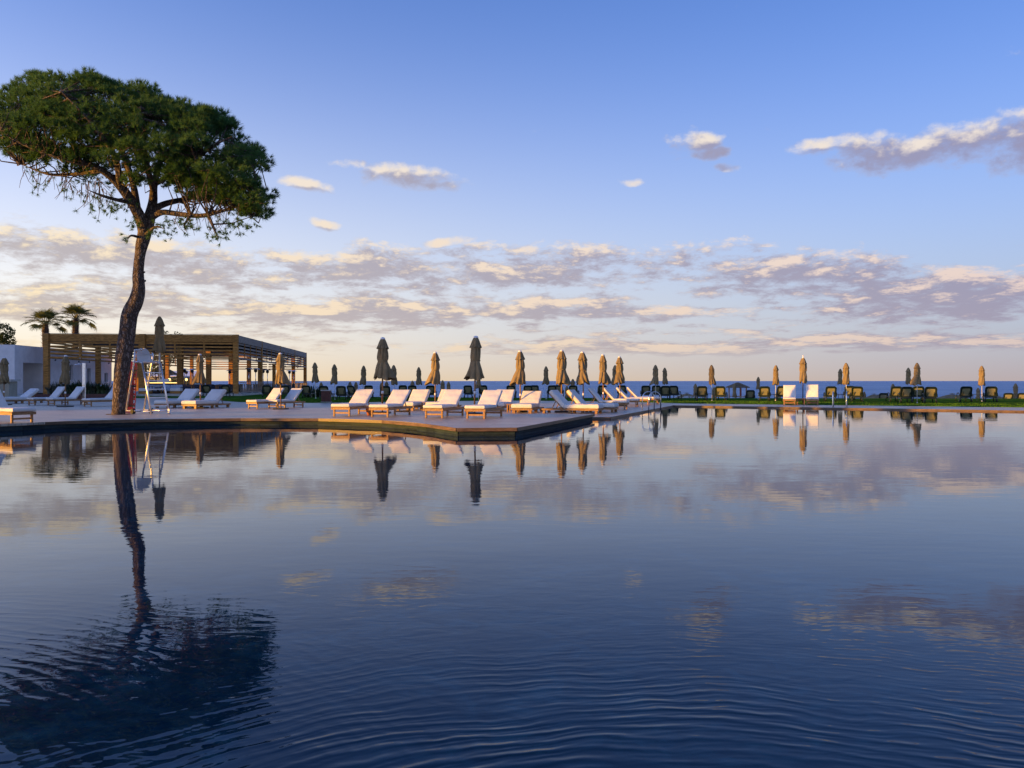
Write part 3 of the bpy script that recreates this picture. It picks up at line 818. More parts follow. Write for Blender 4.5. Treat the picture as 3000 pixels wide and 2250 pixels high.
T(252, 38.36, ZL, -28, False, 'white cushioned lounger whose back is hidden by the pine trunk', G4, 48)
T(737, 35.38, ZL, -27, False, 'left one of two white loungers below the gold edged parasol by the pergola end', G4, 46)
T(797, 35.75, ZL, -24, False, 'right one of two white loungers below the gold edged parasol by the pergola end', G4, 44)
T(997, 24.6, ZU, -15, False, 'leftmost front row white lounger, sun on its orange foot frame', G4, 37)
T(1109, 24.05, ZU, -15, False, 'second front row white lounger, foot end brightest gold, reddish pot beside', G4, 36)
T(1268, 23.5, ZU, -17, False, 'third front row white lounger, back half gold, left of the deck corner', G4, 37)
T(1391, 23.05, ZU, -16, False, 'front row white lounger nearest the deck corner, grey foot and peach back', G4, 36)
T(0, 34.35, ZL, 70, False, 'white lounger facing right with a steep back, behind the two low ones facing right', G4, 50, X=5.17)
T(0, 38.08, ZL, 72, False, 'nearest of three white loungers facing the curved pool ladder', G4, 48, X=6.28)
T(0, 40.59, ZL, 72, False, 'middle one of three white loungers facing the curved pool ladder', G4, 46, X=7.31)
T(0, 42.45, ZL, 72, False, 'farthest of three white loungers facing the curved pool ladder', G4, 46, X=8.15)
T(2313, 40.59, ZL, -20, False, 'left white lounger of the pair on the paving by the lawn, half in gold sun', G4, 62)
T(2380, 40.59, ZL, -21, False, 'right white lounger of the pair on the paving by the lawn, paler back', G4, 68)
T(-8, 42.83, ZL, -30, True, 'low thick lounger behind the one cut by the left picture edge', G5, 38)
T(472, 35.94, ZL, -21, True, 'low thick white lounger seen through the lifeguard chair ladder', G5, 44)
T(553, 35.28, ZL, -20, True, 'low thick white lounger just right of the lifeguard chair', G5, 42)
T(0, 32.96, ZL, -15, True, 'low lounger with a sunlit back behind the second front row lounger', G5, 44, X=-4.61)
T(0, 32.96, ZL, -15, True, 'low lounger with a sunlit back behind the third front row lounger', G5, 44, X=-3.31)
T(0, 32.40, ZL, -14, True, 'low lounger showing only a strip of sunlit back behind the corner lounger', G5, 44, X=-0.74)
T(1528, 30.26, ZL, -14, True, 'low lounger facing the pool, glowing peach all over, right of the corner lounger', G5, 40)
T(0, 29.98, ZL, 70, True, 'nearer of two low loungers facing right, its long side lit gold', G5, 47, X=3.46)
T(0, 31.28, ZL, 70, True, 'farther of two low loungers facing right, left of the pool ladder', G5, 47, X=4.24)

# small teak tables between loungers
def side_table(X, Y, z, label, s=1.0):
    t = thing('side_table', label, 'table', (X, Y, z), R(-15), 'low teak tables between the loungers')
    for j in range(5): MB().box((0, 0, 0), (0.50 * s, 0.085 * s, 0.02)).build('slat', M_TEAK, t, loc=(0, (-0.2 + j * 0.1) * s, 0.33))
    for sx in (-1, 1):
        for sy in (-1, 1): MB().box((0, 0, 0.16), (0.045, 0.045, 0.318)).build('leg', M_TEAK, t, loc=(sx * 0.21 * s, sy * 0.2 * s, 0))
    MB().box((0, 0, 0.27), (0.37 * s, 0.02, 0.05)).build('apron', M_TEAK, t)
side_table(wx(1255, 33.42), 33.42, ZL, 'teak table beside the low lounger behind the second front row lounger')
side_table(wx(1505, 31.28), 31.28, ZL, 'teak table lit orange beside the peach glowing low lounger')
side_table(wx(1692, 30.82), 30.82, ZL, 'dark topped teak table between the two low loungers facing right')
side_table(wx(567, 36.87), 36.87, ZL, 'teak table behind the low lounger right of the lifeguard chair')
side_table(wx(2346, 40.87), 40.87, ZL, 'small low table between the white loungers by the lawn', 0.8)
def pot(X, Y, z, label):
    t = MB().lathe([(0.0, 0.0), (0.09, 0.0), (0.125, 0.12), (0.14, 0.22), (0.155, 0.225), (0.155, 0.255), (0.135, 0.255), (0.12, 0.20), (0.0, 0.18)], 20).build('terracotta_pot', M_TERRA, None, True, (X, Y, z))
    tag(t, label, 'pot', 'terracotta pots on the deck')
pot(wx(1375, 26.9), 26.9, ZL, 'orange terracotta pot under the lounger nearest the deck corner')
pot(wx(1084, 25.4), 25.4, ZU, 'reddish terracotta pot beside the second front row lounger')

# ------------------------------------------------------------------ dark plastic loungers on the lawn, seen from behind
def plastic_kit():
    k = {}
    def ring(w, h, r, n=6):
        pts = []
        for cx, cy, a0 in ((w / 2 - r, h - r, 0), (-w / 2 + r, h - r, 90), (-w / 2 + r * .6, r * .6, 180), (w / 2 - r * .6, r * .6, 270)):
            rr = r if a0 < 180 else r * .6
            for i in range(n + 1):
                a = R(a0 + 90 * i / n); pts.append((cx + rr * math.cos(a), cy + rr * math.sin(a)))
        return pts
    o = ring(0.64, 0.70, 0.15); i_ = ring(0.43, 0.47, 0.07); i_ = [(x, y + 0.10) for x, y in i_]
    n = len(o); vs, fs = [], []
    for z in (-0.022, 0.022):
        for x, y in o: vs.append((x, z, y))
        for x, y in i_: vs.append((x, z * 0.6, y))
    for q in range(n):
        q2 = (q + 1) % n
        fs += [(q, q2, n + q2, n + q), (2 * n + q2, 2 * n + q, 3 * n + q, 3 * n + q2), (q2, q, 2 * n + q, 2 * n + q2), (n + q, n + q2, 3 * n + q2, 3 * n + q)]
    k['back_frame'] = MB().add(vs, fs).mesh('back_frame', M_GREEN)
    m = MB(); m.add([(x * 1.005, -0.006, (y - .35) * 1.005 + .35) for x, y in i_] + [(x * 1.005, 0.006, (y - .35) * 1.005 + .35) for x, y in i_], [tuple(range(n)), tuple(range(2 * n - 1, n - 1, -1))])
    k['back_mesh'] = m.mesh('back_mesh', M_MESH)
    s = MB()
    for sx in (-1, 1): s.rbox((sx * 0.285, 0.66, 0.30), (0.075, 1.32, 0.07), 0.02, 2)
    s.rbox((0, 1.32, 0.30), (0.6, 0.07, 0.07), 0.02, 2); s.rbox((0, 0.03, 0.29), (0.55, 0.07, 0.09), 0.02, 2); s.rbox((0, 0.62, 0.295), (0.53, 0.05, 0.05), 0.012, 1)
    k['seat_frame'] = s.mesh('seat_frame', M_GREEN)
    k['seat_mesh'] = MB().box((0, 0.66, 0.315), (0.52, 1.26, 0.012)).mesh('seat_mesh', M_MESH)
    k['rear_leg'] = MB().tube([(0, 0.02, 0.30), (0, -0.05, 0.16), (0, 0.00, 0.0)], [0.034, 0.03, 0.026], 8).mesh('leg', M_GREEN, True)
    k['front_leg'] = MB().tube([(0, 1.20, 0.30), (0, 1.28, 0.16), (0, 1.22, 0.0)], [0.034, 0.03, 0.026], 8).mesh('leg', M_GREEN, True)
    k['arm'] = MB().tube([(0, 0.02, 0.33), (0, 0.05, 0.50), (0, 0.22, 0.545), (0, 0.46, 0.53), (0, 0.58, 0.46), (0, 0.66, 0.32)], [0.022, 0.024, 0.027, 0.027, 0.024, 0.022], 8).mesh('armrest', M_GREEN, True)
    w = MB()
    vs = []
    k['wheel'] = MB().tube([(-0.02, 0, 0), (0.02, 0, 0)], 0.085, 16).mesh('wheel', M_GREEN)
    k['prop'] = MB().beam((0, -0.22, 0.62), (0, 0.10, 0.29), 0.03, 0.025).mesh('prop', M_GREEN)
    return k
PK = plastic_kit()
def plastic_lounger(px, base, label, group, Y=None, z=None, rz=0.0, lean=26, s=1.0):
    z = ZL + 0.012 if z is None else z
    Y = (CAMZ - z) * F / (base - HY) if Y is None else Y
    t = thing('plastic_lounger', label, 'lounger', (wx(px, Y), Y, z), R(rz), group)
    t.scale = (s, s, s)
    b = link('back_frame', PK['back_frame'], t, (0, 0.04, 0.30), (R(lean), 0, 0)); link('back_mesh', PK['back_mesh'], b)
    link('seat_frame', PK['seat_frame'], t); link('seat_mesh', PK['seat_mesh'], t)
    for sx in (-1, 1):
        link('leg', PK['rear_leg'], t, (sx * 0.27, 0, 0)); link('leg', PK['front_leg'], t, (sx * 0.27, 0, 0))
        link('armrest', PK['arm'], t, (sx * 0.345, 0, 0)); link('prop', PK['prop'], t, (sx * 0.17, 0, 0))
        link('wheel', PK['wheel'], t, (sx * 0.325, 0.06, 0.085))
    return t
G6 = 'dark green loungers with beige mesh on the lawn'
PL = [ # px, base y, turn, label
    (606, 1161, -6, 'dark lounger under the wide skirted parasol before the pergola'),
    (662, 1163, -8, 'dark lounger behind the low white lounger right of the lifeguard chair'),
    (781, 1164, 5, 'left dark lounger behind the two white loungers at the pergola end'),
    (836, 1165, -5, 'right dark lounger behind the two white loungers at the pergola end'),
    (898, 1165.5, -10, 'dark lounger on the lawn left of the litter bin'),
    (950, 1171, -12, 'dark lounger directly behind the dark red litter bin'),
    (1000, 1172, -4, 'dark lounger right of the litter bin, its full beige back in view'),
    (1032, 1168, -34, 'dark lounger turned aside, second one right of the litter bin'),
    (1080, 1166, 0, 'dark lounger of which only the top rim shows over the first front row lounger'),
    (1130, 1172, -5, 'dark lounger behind the pole of the big right flaring parasol'),
    (1180, 1164, 4, 'dark lounger top showing over the second front row lounger, left of its twin'),
    (1208, 1166, 0, 'dark lounger top showing over the second front row lounger, right of its twin'),
    (1262, 1168, -6, 'dark lounger left of the gold parasol pole between the big two'),
    (1372, 1166, -10, 'dark lounger just left of the tallest parasol pole'),
    (1416, 1165, -6, 'dark lounger just right of the tallest parasol pole'),
    (1497, 1166, -5, 'dark lounger left of the gold left swung parasol pole'),
    (1546, 1167, 4, 'left one of two dark loungers right of the gold left swung parasol pole'),
    (1567, 1164, -6, 'right one of two dark loungers right of the gold left swung parasol pole'),
    (1617, 1165, 2, 'dark lounger with a gold back over the peach low lounger'),
    (1637, 1163, -6, 'dark lounger with a green shaded back, next right of the gold backed one'),
    (1680, 1166, -8, 'dark lounger left of the grey deck parasol pole'),
    (1765, 1166, 0, 'dark lounger behind the bright gold deck parasol pole'),
    (1822, 1165, -6, 'dark lounger top showing over the three white loungers by the ladder'),
    (1892, 1168, 0, 'dark lounger with gold back left of the curved pool ladder top'),
    (1923, 1167, -4, 'shaded dark lounger right behind the curved pool ladder'),
    (1949, 1171, 3, 'dark lounger with gold back right of the curved pool ladder'),
    (1975, 1169, -14, 'last dark lounger of the group right of the curved pool ladder'),
    (2056, 1174, 2, 'dark lounger on the left of the lone lawn parasol'),
    (2111, 1174.5, -10, 'dark lounger on the right of the lone lawn parasol'),
    (2240, 1176, -4, 'dark lounger right of the short parasol beside the hut'),
    (2291, 1174, 0, 'dark lounger half hidden by the left white lawn lounger'),
    (2434, 1176, 0, 'dark lounger right of the white lawn loungers, left of the handrails'),
    (2489, 1172, -3, 'shaded dark lounger behind the straight pool handrails'),
    (2511, 1177.5, -3, 'dark lounger with a sunny lower back right of the handrails'),
    (2624, 1177, 6, 'first from left of four dark loungers around the bright gold lawn parasol'),
    (2655, 1180.5, 3, 'second of four dark loungers around the bright gold lawn parasol, gold backed'),
    (2690, 1176, -2, 'third of four dark loungers, behind the bright gold parasol pole'),
    (2726, 1181, 0, 'fourth of four dark loungers around the bright gold lawn parasol'),
    (2829, 1177.5, 4, 'left dark lounger of the pair at the rightmost gold parasol'),
    (2903, 1177.5, -2, 'right dark lounger of the pair at the rightmost gold parasol'),
]
for px, base, rz, lab in PL: plastic_lounger(px, base, lab, G6, rz=rz - math.degrees(math.atan((px - 1500) / F)) * 0.75)
for px, lab in ((2198, 'low lying dark lounger just right of the wooden hut'), (2588, 'half hidden dark lounger under the open canopies left of the four loungers'),
                (2953, 'dark lounger top under the open canopies near the right picture edge'), (2994, 'dark lounger top cut by the right picture edge')):
    plastic_lounger(px, 0, lab, G6, Y=58.0, z=-0.12 if px == 2198 else -0.34, rz=-math.degrees(math.atan((px - 1500) / F)) * 0.75)

# small dark side tables on the lawn
def lawn_table(px, Y, label):
    t = thing('plastic_table', label, 'table', (wx(px, Y), Y, ZL + 0.012), 0, 'small dark plastic tables on the lawn')
    MB().rbox((0, 0, 0.41), (0.5, 0.5, 0.03), 0.012, 1).build('table_top', M_GREEN, t)
    for sx in (-1, 1):
        for sy in (-1, 1): MB().tube([(sx * 0.2, sy * 0.2, 0.40), (sx * 0.23, sy * 0.23, 0)], [0.02, 0.016], 8).build('leg', M_GREEN, t)
lawn_table(969, 52.60, 'small dark table between the two loungers beside the litter bin')
lawn_table(2080, 50.74, 'small dark table between the loungers at the lone lawn parasol')
lawn_table(2262, 48.88, 'small dark table at the parasol left of the white lawn loungers')
lawn_table(2866, 48.23, 'small dark table between the pair at the rightmost gold parasol')
lawn_table(2462, 49.34, 'small dark table left of the handrails behind the parasol pair')

# ------------------------------------------------------------------ pergola restaurant
perg = thing('pergola', 'large flat roofed timber pergola with slatted sides behind the lawn', 'pergola', P0 + Vector((0, 0, ZT)), PA)
def ppart(name, mb, mat, loc=(0, 0, 0), rot=(0, 0, 0), parent=None):
    return mb.build(name, mat, parent or perg, loc=loc, rot=rot)
PW, PD, PH = 15.2, 42.0, 5.05        # width, depth, height above terrace
post_me = {w: MB().box((0, 0, 2.35), (w, w, 4.70)).mesh('post', M_PERG) for w in (0.40, 0.50)}
for ix, x in enumerate((0, -PW / 2, -PW)):
    for iy in range(5):
        link('post', post_me[0.50 if (ix == 1) else 0.40], perg, (x, iy * PD / 4, 0))
# corner and front posts run up to the top of the beam
for x in (0, -PW / 2, -PW): ppart('post_head', MB().box((0, 0, 0), (0.44, 0.40, 0.66)), M_PERG, (x, -0.05, PH - 0.33))
def beam_part(a, b, z, w, h, mat, name='beam'):
    m = MB().beam((a[0], a[1], z), (b[0], b[1], z), w, h); ppart(name, m, mat)
for x0, x1 in ((-0.225, -PW / 2 + 0.225), (-PW / 2 - 0.225, -PW + 0.225)):
    beam_part((x0, 0), (x1, 0), PH - 0.33, 0.12, 0.62, M_PERG)
for iy in range(4):
    y0, y1 = iy * PD / 4 + 0.21, (iy + 1) * PD / 4 - 0.21
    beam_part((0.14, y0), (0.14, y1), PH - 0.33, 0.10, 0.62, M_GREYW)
    beam_part((-PW - 0.05, y0), (-PW - 0.05, y1), PH - 0.33, 0.12, 0.62, M_PERG)
    ppart('post_head', MB().box((0, 0, 0), (0.40, 0.40, 0.66)), M_PERG, (0, (iy + 1) * PD / 4, PH - 0.33))
beam_part((-0.2, PD), (-PW + 0.2, PD), PH - 0.33, 0.12, 0.62, M_PERG)
# slats and battens
ROWS = [4.30, 4.00, 3.70, 3.40]
bat_me = MB().box((0, 0, 3.74), (0.14, 0.06, 1.38)).mesh('batten', M_PERG)
bat_sd = MB().box((0, 0, 3.74), (0.05, 0.13, 1.38)).mesh('batten', M_PERG)
def slat_bay(a, b, mat, rows=ROWS, thick=0.045, h=0.14, rail=True):
    L = ((b[0] - a[0]) ** 2 + (b[1] - a[1]) ** 2) ** 0.5; an = math.atan2(b[1] - a[1], b[0] - a[0])
    me = MB().box((0, 0, 0), (L, thick, h)).mesh('slat', mat)
    for z in rows:
        link('slat', me, perg, ((a[0] + b[0]) / 2, (a[1] + b[1]) / 2, z + rnd.uniform(-.008, .008)), (R(rnd.uniform(-4, 4)), rnd.uniform(-.0012, .0012), an))
    if rail: link('bottom_rail', MB().box((0, 0, 0), (L, 0.09, 0.15)).mesh('bottom_rail', mat), perg, ((a[0] + b[0]) / 2, (a[1] + b[1]) / 2, 3.06), (0, 0, an))
for x0 in (0.0, -PW / 2):
    xs = [x0 - 0.225 - k * (PW / 2 - 0.45) / 3 for k in range(4)]
    for k in range(3): slat_bay((xs[k] - (0.07 if k else 0), 0), (xs[k + 1] + (0.07 if k < 2 else 0), 0), M_PERG)
    for k in (1, 2): link('batten', bat_me, perg, (xs[k], -0.01, 0))
for iy in range(4):
    y0, y1 = iy * PD / 4 + 0.2, (iy + 1) * PD / 4 - 0.2
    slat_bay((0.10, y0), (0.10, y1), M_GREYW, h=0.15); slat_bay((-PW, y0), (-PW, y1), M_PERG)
    for k in (1, 2, 3): link('batten', bat_sd, perg, (0.155, y0 + (y1 - y0) * k / 4, 0))
    for k in (1, 2): link('batten', bat_sd, perg, (-PW - 0.07, y0 + (y1 - y0) * k / 3, 0))
for k in range(3): slat_bay((-k * PW / 3 - 0.1, PD), (-(k + 1) * PW / 3 + 0.1, PD), M_PERG, rows=[4.3, 4.0, 3.7, 3.4, 2.75])
ppart('roof', MB().box((0, 0, 0), (PW / 2 - 0.1, PD - 0.2, 0.08)), M_DARK, (-PW / 4, PD / 2, PH - 0.26))
for k in range(1, 14): ppart('joist', MB().box((0, 0, 0), (PW - 0.3, 0.10, 0.26)), M_DARK, (-PW / 2, k * PD / 14, PH - 0.44))
ppart('roof_edge', MB().box((0, 0, 0), (PW + 0.5, 0.16, 0.03)), M_GREYW, (-PW / 2, 0.0, PH + 0.016))
for k in range(6):
    s = MB().tube([(0, 0, 0), (0, 0, -0.09)], 0.012, 6).tube([(0, -.05, -0.16), (0, 0.05, -0.10)], 0.055, 10)
    s.build('spotlight', M_DKMETAL, perg, loc=(-PW + 0.16, 1.2 + k * 2.3, 3.0))
for k in range(8):
    s = MB().tube([(0, 0, 0), (0, 0, -0.08)], 0.012, 6).tube([(0, -.05, -0.15), (0, 0.05, -0.09)], 0.055, 10)
    s.build('spotlight', M_DKMETAL, perg, loc=(-0.12, 1.6 + k * 4.9, 2.98))

# railing along the pergola's side
rail = thing('railing', 'timber railing of slanted slats along the side of the pergola', 'railing', P0 + e1 * 0.30 + Vector((0, 0, ZT)), PA)
for iy in range(4):
    y0, y1 = iy * PD / 4 + 0.22, (iy + 1) * PD / 4 - 0.22
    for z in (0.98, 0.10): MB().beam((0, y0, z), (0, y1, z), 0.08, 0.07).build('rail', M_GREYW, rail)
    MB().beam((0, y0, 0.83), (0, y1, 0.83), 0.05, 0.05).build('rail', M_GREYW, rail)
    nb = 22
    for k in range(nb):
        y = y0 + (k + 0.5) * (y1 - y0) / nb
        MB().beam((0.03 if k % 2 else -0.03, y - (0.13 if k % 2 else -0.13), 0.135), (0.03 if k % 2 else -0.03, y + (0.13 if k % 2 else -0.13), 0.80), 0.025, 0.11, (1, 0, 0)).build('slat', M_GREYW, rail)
# slatted screen inside the side
scr = thing('slatted_screen', 'upright slatted timber screen by the third side post of the pergola', 'screen', ploc(-0.35, 19.2, ZT), PA)
for k in range(5): MB().box((0, 0, 1.5), (0.07, 0.10, 3.0)).build('slat', M_PERG, scr, loc=(0, k * 0.42, 0))
for z in (0.1, 2.95): MB().box((0.06, 0.84, z), (0.05, 1.9, 0.08)).build('rail', M_PERG, scr)

# ------------------------------------------------------------------ patio heaters
h_pole = MB().tube([(0, 0, 0.75), (0, 0, 1.95)], 0.035, 10).mesh('pole', M_STEEL, True)
h_tank = MB().lathe([(0.0, 0.0), (0.23, 0.0), (0.23, 0.06), (0.20, 0.08), (0.17, 0.70), (0.12, 0.76), (0.03, 0.78)], 18).mesh('tank_housing', M_DKMETAL, True)
h_head = MB().lathe([(0.03, 1.90), (0.10, 1.94), (0.15, 2.0), (0.17, 2.08), (0.15, 2.18), (0.10, 2.22), (0.0, 2.23)], 18).mesh('burner', M_DKMETAL, True)
h_hat = MB().lathe([(0.0, 2.34), (0.10, 2.335), (0.25, 2.30), (0.42, 2.235), (0.43, 2.225), (0.25, 2.27), (0.0, 2.30)], 24).mesh('reflector', M_ALU, True)
def heater(px, Y, label):
    t = thing('patio_heater', label, 'patio heater', (wx(px, Y), Y, ZT), 0, 'patio heaters under the pergola')
    link('tank_housing', h_tank, t); link('pole', h_pole, t); link('burner', h_head, t); link('reflector', h_hat, t)
for px, Y, lab in ((541, 76, 'leftmost patio heater, just right of a thick pergola post'), (563, 79, 'patio heater second from left, beside the wide skirted parasol'),
                   (546, 90, 'smaller patio heater behind the two leftmost ones'), (673, 86, 'patio heater before a post, left of the pergola corner post'),
                   (729, 72, 'patio heater nearest right of the pergola corner post'), (749, 74, 'patio heater second to the right of the pergola corner post'),
                   (771, 80, 'patio heater right of the first side post, left of its twin'), (783.5, 82, 'patio heater right of the first side post, right of its twin'),
                   (848, 88, 'patio heater left of the third side post of the pergola'), (860, 90, 'rightmost patio heater, right of the third side post')):
    heater(px, Y, lab)

# ------------------------------------------------------------------ furniture under the pergola
def sofa(px, Y, w, label, mat, rz=0.0):
    t = thing('outdoor_sofa', label, 'sofa', (wx(px, Y), Y, ZT), PA + rz, 'sofas under the pergola')
    MB().rbox((0, 0, 0.12), (w, 0.8, 0.20), 0.01, 1).build('base', M_DARK, t)
    MB().rbox((0, -0.03, 0.31), (w - 0.04, 0.72, 0.18), 0.05, 2).build('seat_cushion', mat, t)
    n = max(1, int(w / 0.75))
    for k in range(n): MB().rbox(((-n / 2 + k + 0.5) * (w - 0.1) / n, 0.28, 0.56), ((w - 0.1) / n - 0.02, 0.18, 0.40), 0.06, 2, (R(-12), 0, 0)).build('back_cushion', mat, t)
    for s in (-1, 1): MB().rbox((s * (w / 2 - 0.04), 0, 0.36), (0.09, 0.78, 0.36), 0.015, 1).build('arm', M_DARK, t)
    for sx in (-1, 1): MB().box((sx * (w / 2 - 0.08), 0, 0.012), (0.06, 0.7, 0.024)).build('foot', M_DARK, t)
def cafe_table(px, Y, label, h=0.72):
    t = thing('dining_table', label, 'table', (wx(px, Y), Y, ZT), PA, 'tables under the pergola')
    MB().rbox((0, 0, h), (1.1, 0.8, 0.04), 0.008, 1).build('table_top', M_PERG, t)
    for sx in (-1, 1):
        for sy in (-1, 1): MB().box((sx * 0.48, sy * 0.34, h / 2 - 0.01), (0.06, 0.06, h - 0.02)).build('leg', M_PERG, t)
def pouf(px, Y, label):
    t = thing('pouf', label, 'pouf', (wx(px, Y), Y, ZT), PA, 'white cushioned seats at the pergola front')
    MB().box((0, 0, 0.12), (0.86, 0.8, 0.22)).build('frame', M_PERG, t)
    MB().rbox((0, 0, 0.36), (0.84, 0.78, 0.26), 0.06, 2).build('cushion', M_CUSH, t)
for px, Y, w, lab, m in ((236, 65.6, 2.0, 'pale sofa behind the shower column', M_PALEBLUE), (283, 66.0, 1.6, 'pale sofa left of the pine trunk', M_PALEBLUE),
                         (442, 66.6, 1.4, 'pale sofa seen through the lower chair rungs', M_PALEBLUE), (496, 67.0, 2.2, 'pale sofa right of the lifeguard chair ladder', M_PALEBLUE),
                         (470, 73.0, 2.6, 'navy sofa below the lit bar', M_NAVY), (512, 72.0, 2.4, 'navy sofa left of the thick pergola post', M_NAVY),
                         (548, 71.0, 2.2, 'navy sofa right of the thick pergola post', M_NAVY), (640, 73.0, 2.4, 'navy sofa left of the pergola corner post', M_NAVY),
                         (672, 78.0, 2.4, 'navy sofa farther in beside the pergola corner post', M_NAVY), (590, 76.0, 2.4, 'navy sofa behind the wide skirted parasol', M_NAVY)):
    sofa(px, Y, w, lab, m)
for px, Y, lab in ((268, 65.3, 'timber table between the pale sofas left of the pine trunk'), (459, 65.9, 'timber table seen behind the ladder rungs'),
                   (548, 68.0, 'timber table set with glasses near the low white loungers'), (652, 70.0, 'timber table left of the pergola corner post'),
                   (612, 74.0, 'timber table behind the dark lounger under the wide skirted parasol')): cafe_table(px, Y, lab, 0.66)
pouf(254, 64.2, 'white pouf behind the shower column foot'); pouf(426, 64.9, 'white pouf left of the ladder under the middle front post')
pouf(517, 65.9, 'white pouf behind the low lounger seen through the ladder')
# bar with a warm light strip
bar = thing('bar_counter', 'bar counter with a glowing amber edge under the pergola', 'bar', (wx(470, 80), 80, ZT), PA)
MB().box((0, 0, 0.45), (3.6, 0.8, 0.9)).build('counter', M_DARK, bar)
MB().box((0, 0, 0.94), (3.9, 1.0, 0.06)).build('counter_top', M_STONE, bar)
MB().box((0, -0.515, 0.90), (3.7, 0.02, 0.05)).build('light_strip', M_GLOW, bar)
MB().box((-0.8, 0.1, 1.05), (0.7, 0.5, 0.16)).build('till', M_DKMETAL, bar); MB().box((0.3, 0.2, 1.15), (1.0, 0.35, 0.34)).build('bottle_rack', M_ALU, bar)
for px, Y, lab in ((496, 84, 'round amber lamp behind the thick pergola post'), (546, 88, 'round amber lamp among the leftmost patio heaters')):
    t = thing('lantern', lab, 'lantern', (wx(px, Y), Y, ZT), 0, 'lit lanterns under the pergola')
    MB().tube([(0, 0, 0), (0, 0, 1.12)], 0.025, 8).build('post', M_DKMETAL, t)
    MB().lathe([(0.0, 1.10), (0.09, 1.13), (0.13, 1.24), (0.10, 1.36), (0.0, 1.40)], 14).build('globe', M_GLOW, t, True)
# thatched parasols beyond the bar and a far white hut
def thatch(px, top, Y, w, label):
    zt = pz(top, Y)
    t = thing('thatched_parasol', label, 'parasol', (wx(px, Y), Y, 0.0), 0, 'open thatched parasols beyond the pergola')
    MB().tube([(0, 0, 0.0), (0, 0, zt - 0.1)], 0.07, 8).build('pole', M_DARK, t)
    pr = []; r = random.Random(px)
    n = 20; vs, fs = [(0, 0, zt)], []
    for j, (q, dz) in enumerate(((0.3, -0.22), (0.65, -0.52), (1.0, -0.86))):
        for k in range(n):
            a = 2 * math.pi * k / n; rr = q * w * (1 + r.uniform(-.07, .07)); vs.append((rr * math.cos(a), rr * math.sin(a), zt + dz * w * 0.75 + r.uniform(-.06, .04)))
    for k in range(n): fs.append((0, 1 + k, 1 + (k + 1) % n))
    for j in range(2):
        for k in range(n): fs.append((1 + j * n + k, 1 + (j + 1) * n + k, 1 + (j + 1) * n + (k + 1) % n, 1 + j * n + (k + 1) % n))
    MB().add(vs, fs).build('thatch_roof', M_THATCH, t)
thatch(464, 1074, 125, 1.5, 'thatched parasol left of the ladder of the lifeguard chair top')
thatch(497, 1082, 130, 1.5, 'thatched parasol between the pergola posts right of the chair')
thatch(511, 1087, 140, 1.5, 'smaller thatched parasol before the far white hut roof')
hut = thing('beach_hut', 'far low hut with a white corrugated roof seen through the pergola', 'hut', (wx(505, 135), 135, 0.0), PA)
MB().box((0, 0, 1.2), (8.0, 4.0, 2.4)).build('wall', M_STONE, hut)
MB().box((0, -0.4, 2.75), (9.0, 5.5, 0.12), (R(10), 0, 0)).build('roof', M_WHITE, hut)
for k in range(4): MB().box((-3 + k * 2, -2.02, 1.3), (0.9, 0.05, 1.0)).build('window', M_GLASS, hut)

# ------------------------------------------------------------------ white building at the left
def wall_cells(length, z0, z1, thick, opens):
    """wall along +y with rectangular openings (y0, y1, za, zb)"""
    m = MB(); ys = sorted(set([0, length] + [v for o in opens for v in o[:2]]))
    for a, b in zip(ys[:-1], ys[1:]):
        o = [q for q in opens if q[0] <= a + 1e-6 and q[1] >= b - 1e-6]
        if not o: m.span((0, a, z0), (-thick, b, z1))
        else:
            q = o[0]
            if q[2] > z0 + 1e-3: m.span((0, a, z0), (-thick, b, q[2]))
            if q[3] < z1 - 1e-3: m.span((0, a, q[3]), (-thick, b, z1))
    return m
B0 = Vector((-40.1, 62.0, ZT))
bld = thing('white_building', 'low white rendered building with a recessed doorway at far left', 'building', B0, PA)
BH = 4.42 - ZT
wins = [(10.0, 10.75, 1.15, 2.62), (13.9, 14.7, 0.75, 2.35), (16.1, 16.9, 0.95, 1.95), (18.1, 19.0, 0.95, 1.95)]
wall_cells(20.0, 0.0, BH, 0.35, [(1.35, 4.75, 0.0, 2.62)] + wins).build('wall', M_WALL, bld)
wf = wall_cells(20.0, 0.0, BH, 0.35, [(1.0, 5.2, 3.05, 3.50)]).build('wall', M_WALL, bld, rot=(0, 0, R(90)), loc=(-0.352, 0.352, 0))
wf.location = (-0.352, 0.0, 0); wf.rotation_euler = (0, 0, R(90)); wf.scale = (-1, 1, 1)
MB().box((-1.9, 3.05, 1.31), (0.1, 3.4, 2.62)).build('recess_wall', M_WALL, bld)
MB().box((-1.1, 1.30, 1.31), (1.5, 0.10, 2.62)).build('recess_wall', M_WALL, bld); MB().box((-1.1, 4.80, 1.31), (1.5, 0.10, 2.62)).build('recess_wall', M_WALL, bld)
MB().box((-1.1, 3.05, 2.67), (1.5, 3.4, 0.10)).build('recess_ceiling', M_WALL, bld)
dr = MB().box((0, 0, 1.02), (0.05, 0.8, 2.04)).build('door', M_DARK, bld, loc=(-1.82, 1.85, 0)); MB().box((0.04, 0.3, 1.0), (0.04, 0.03, 0.14)).build('handle', M_STEEL, dr)
MB().box((-3.2, 0.9, 3.27), (4.4, 0.1, 0.6)).build('niche_back', M_BEIGE, bld)
MB().box((-10.2, 10.2, BH - 0.12), (19.5, 19.5, 0.12)).build('roof', M_STONE, bld)
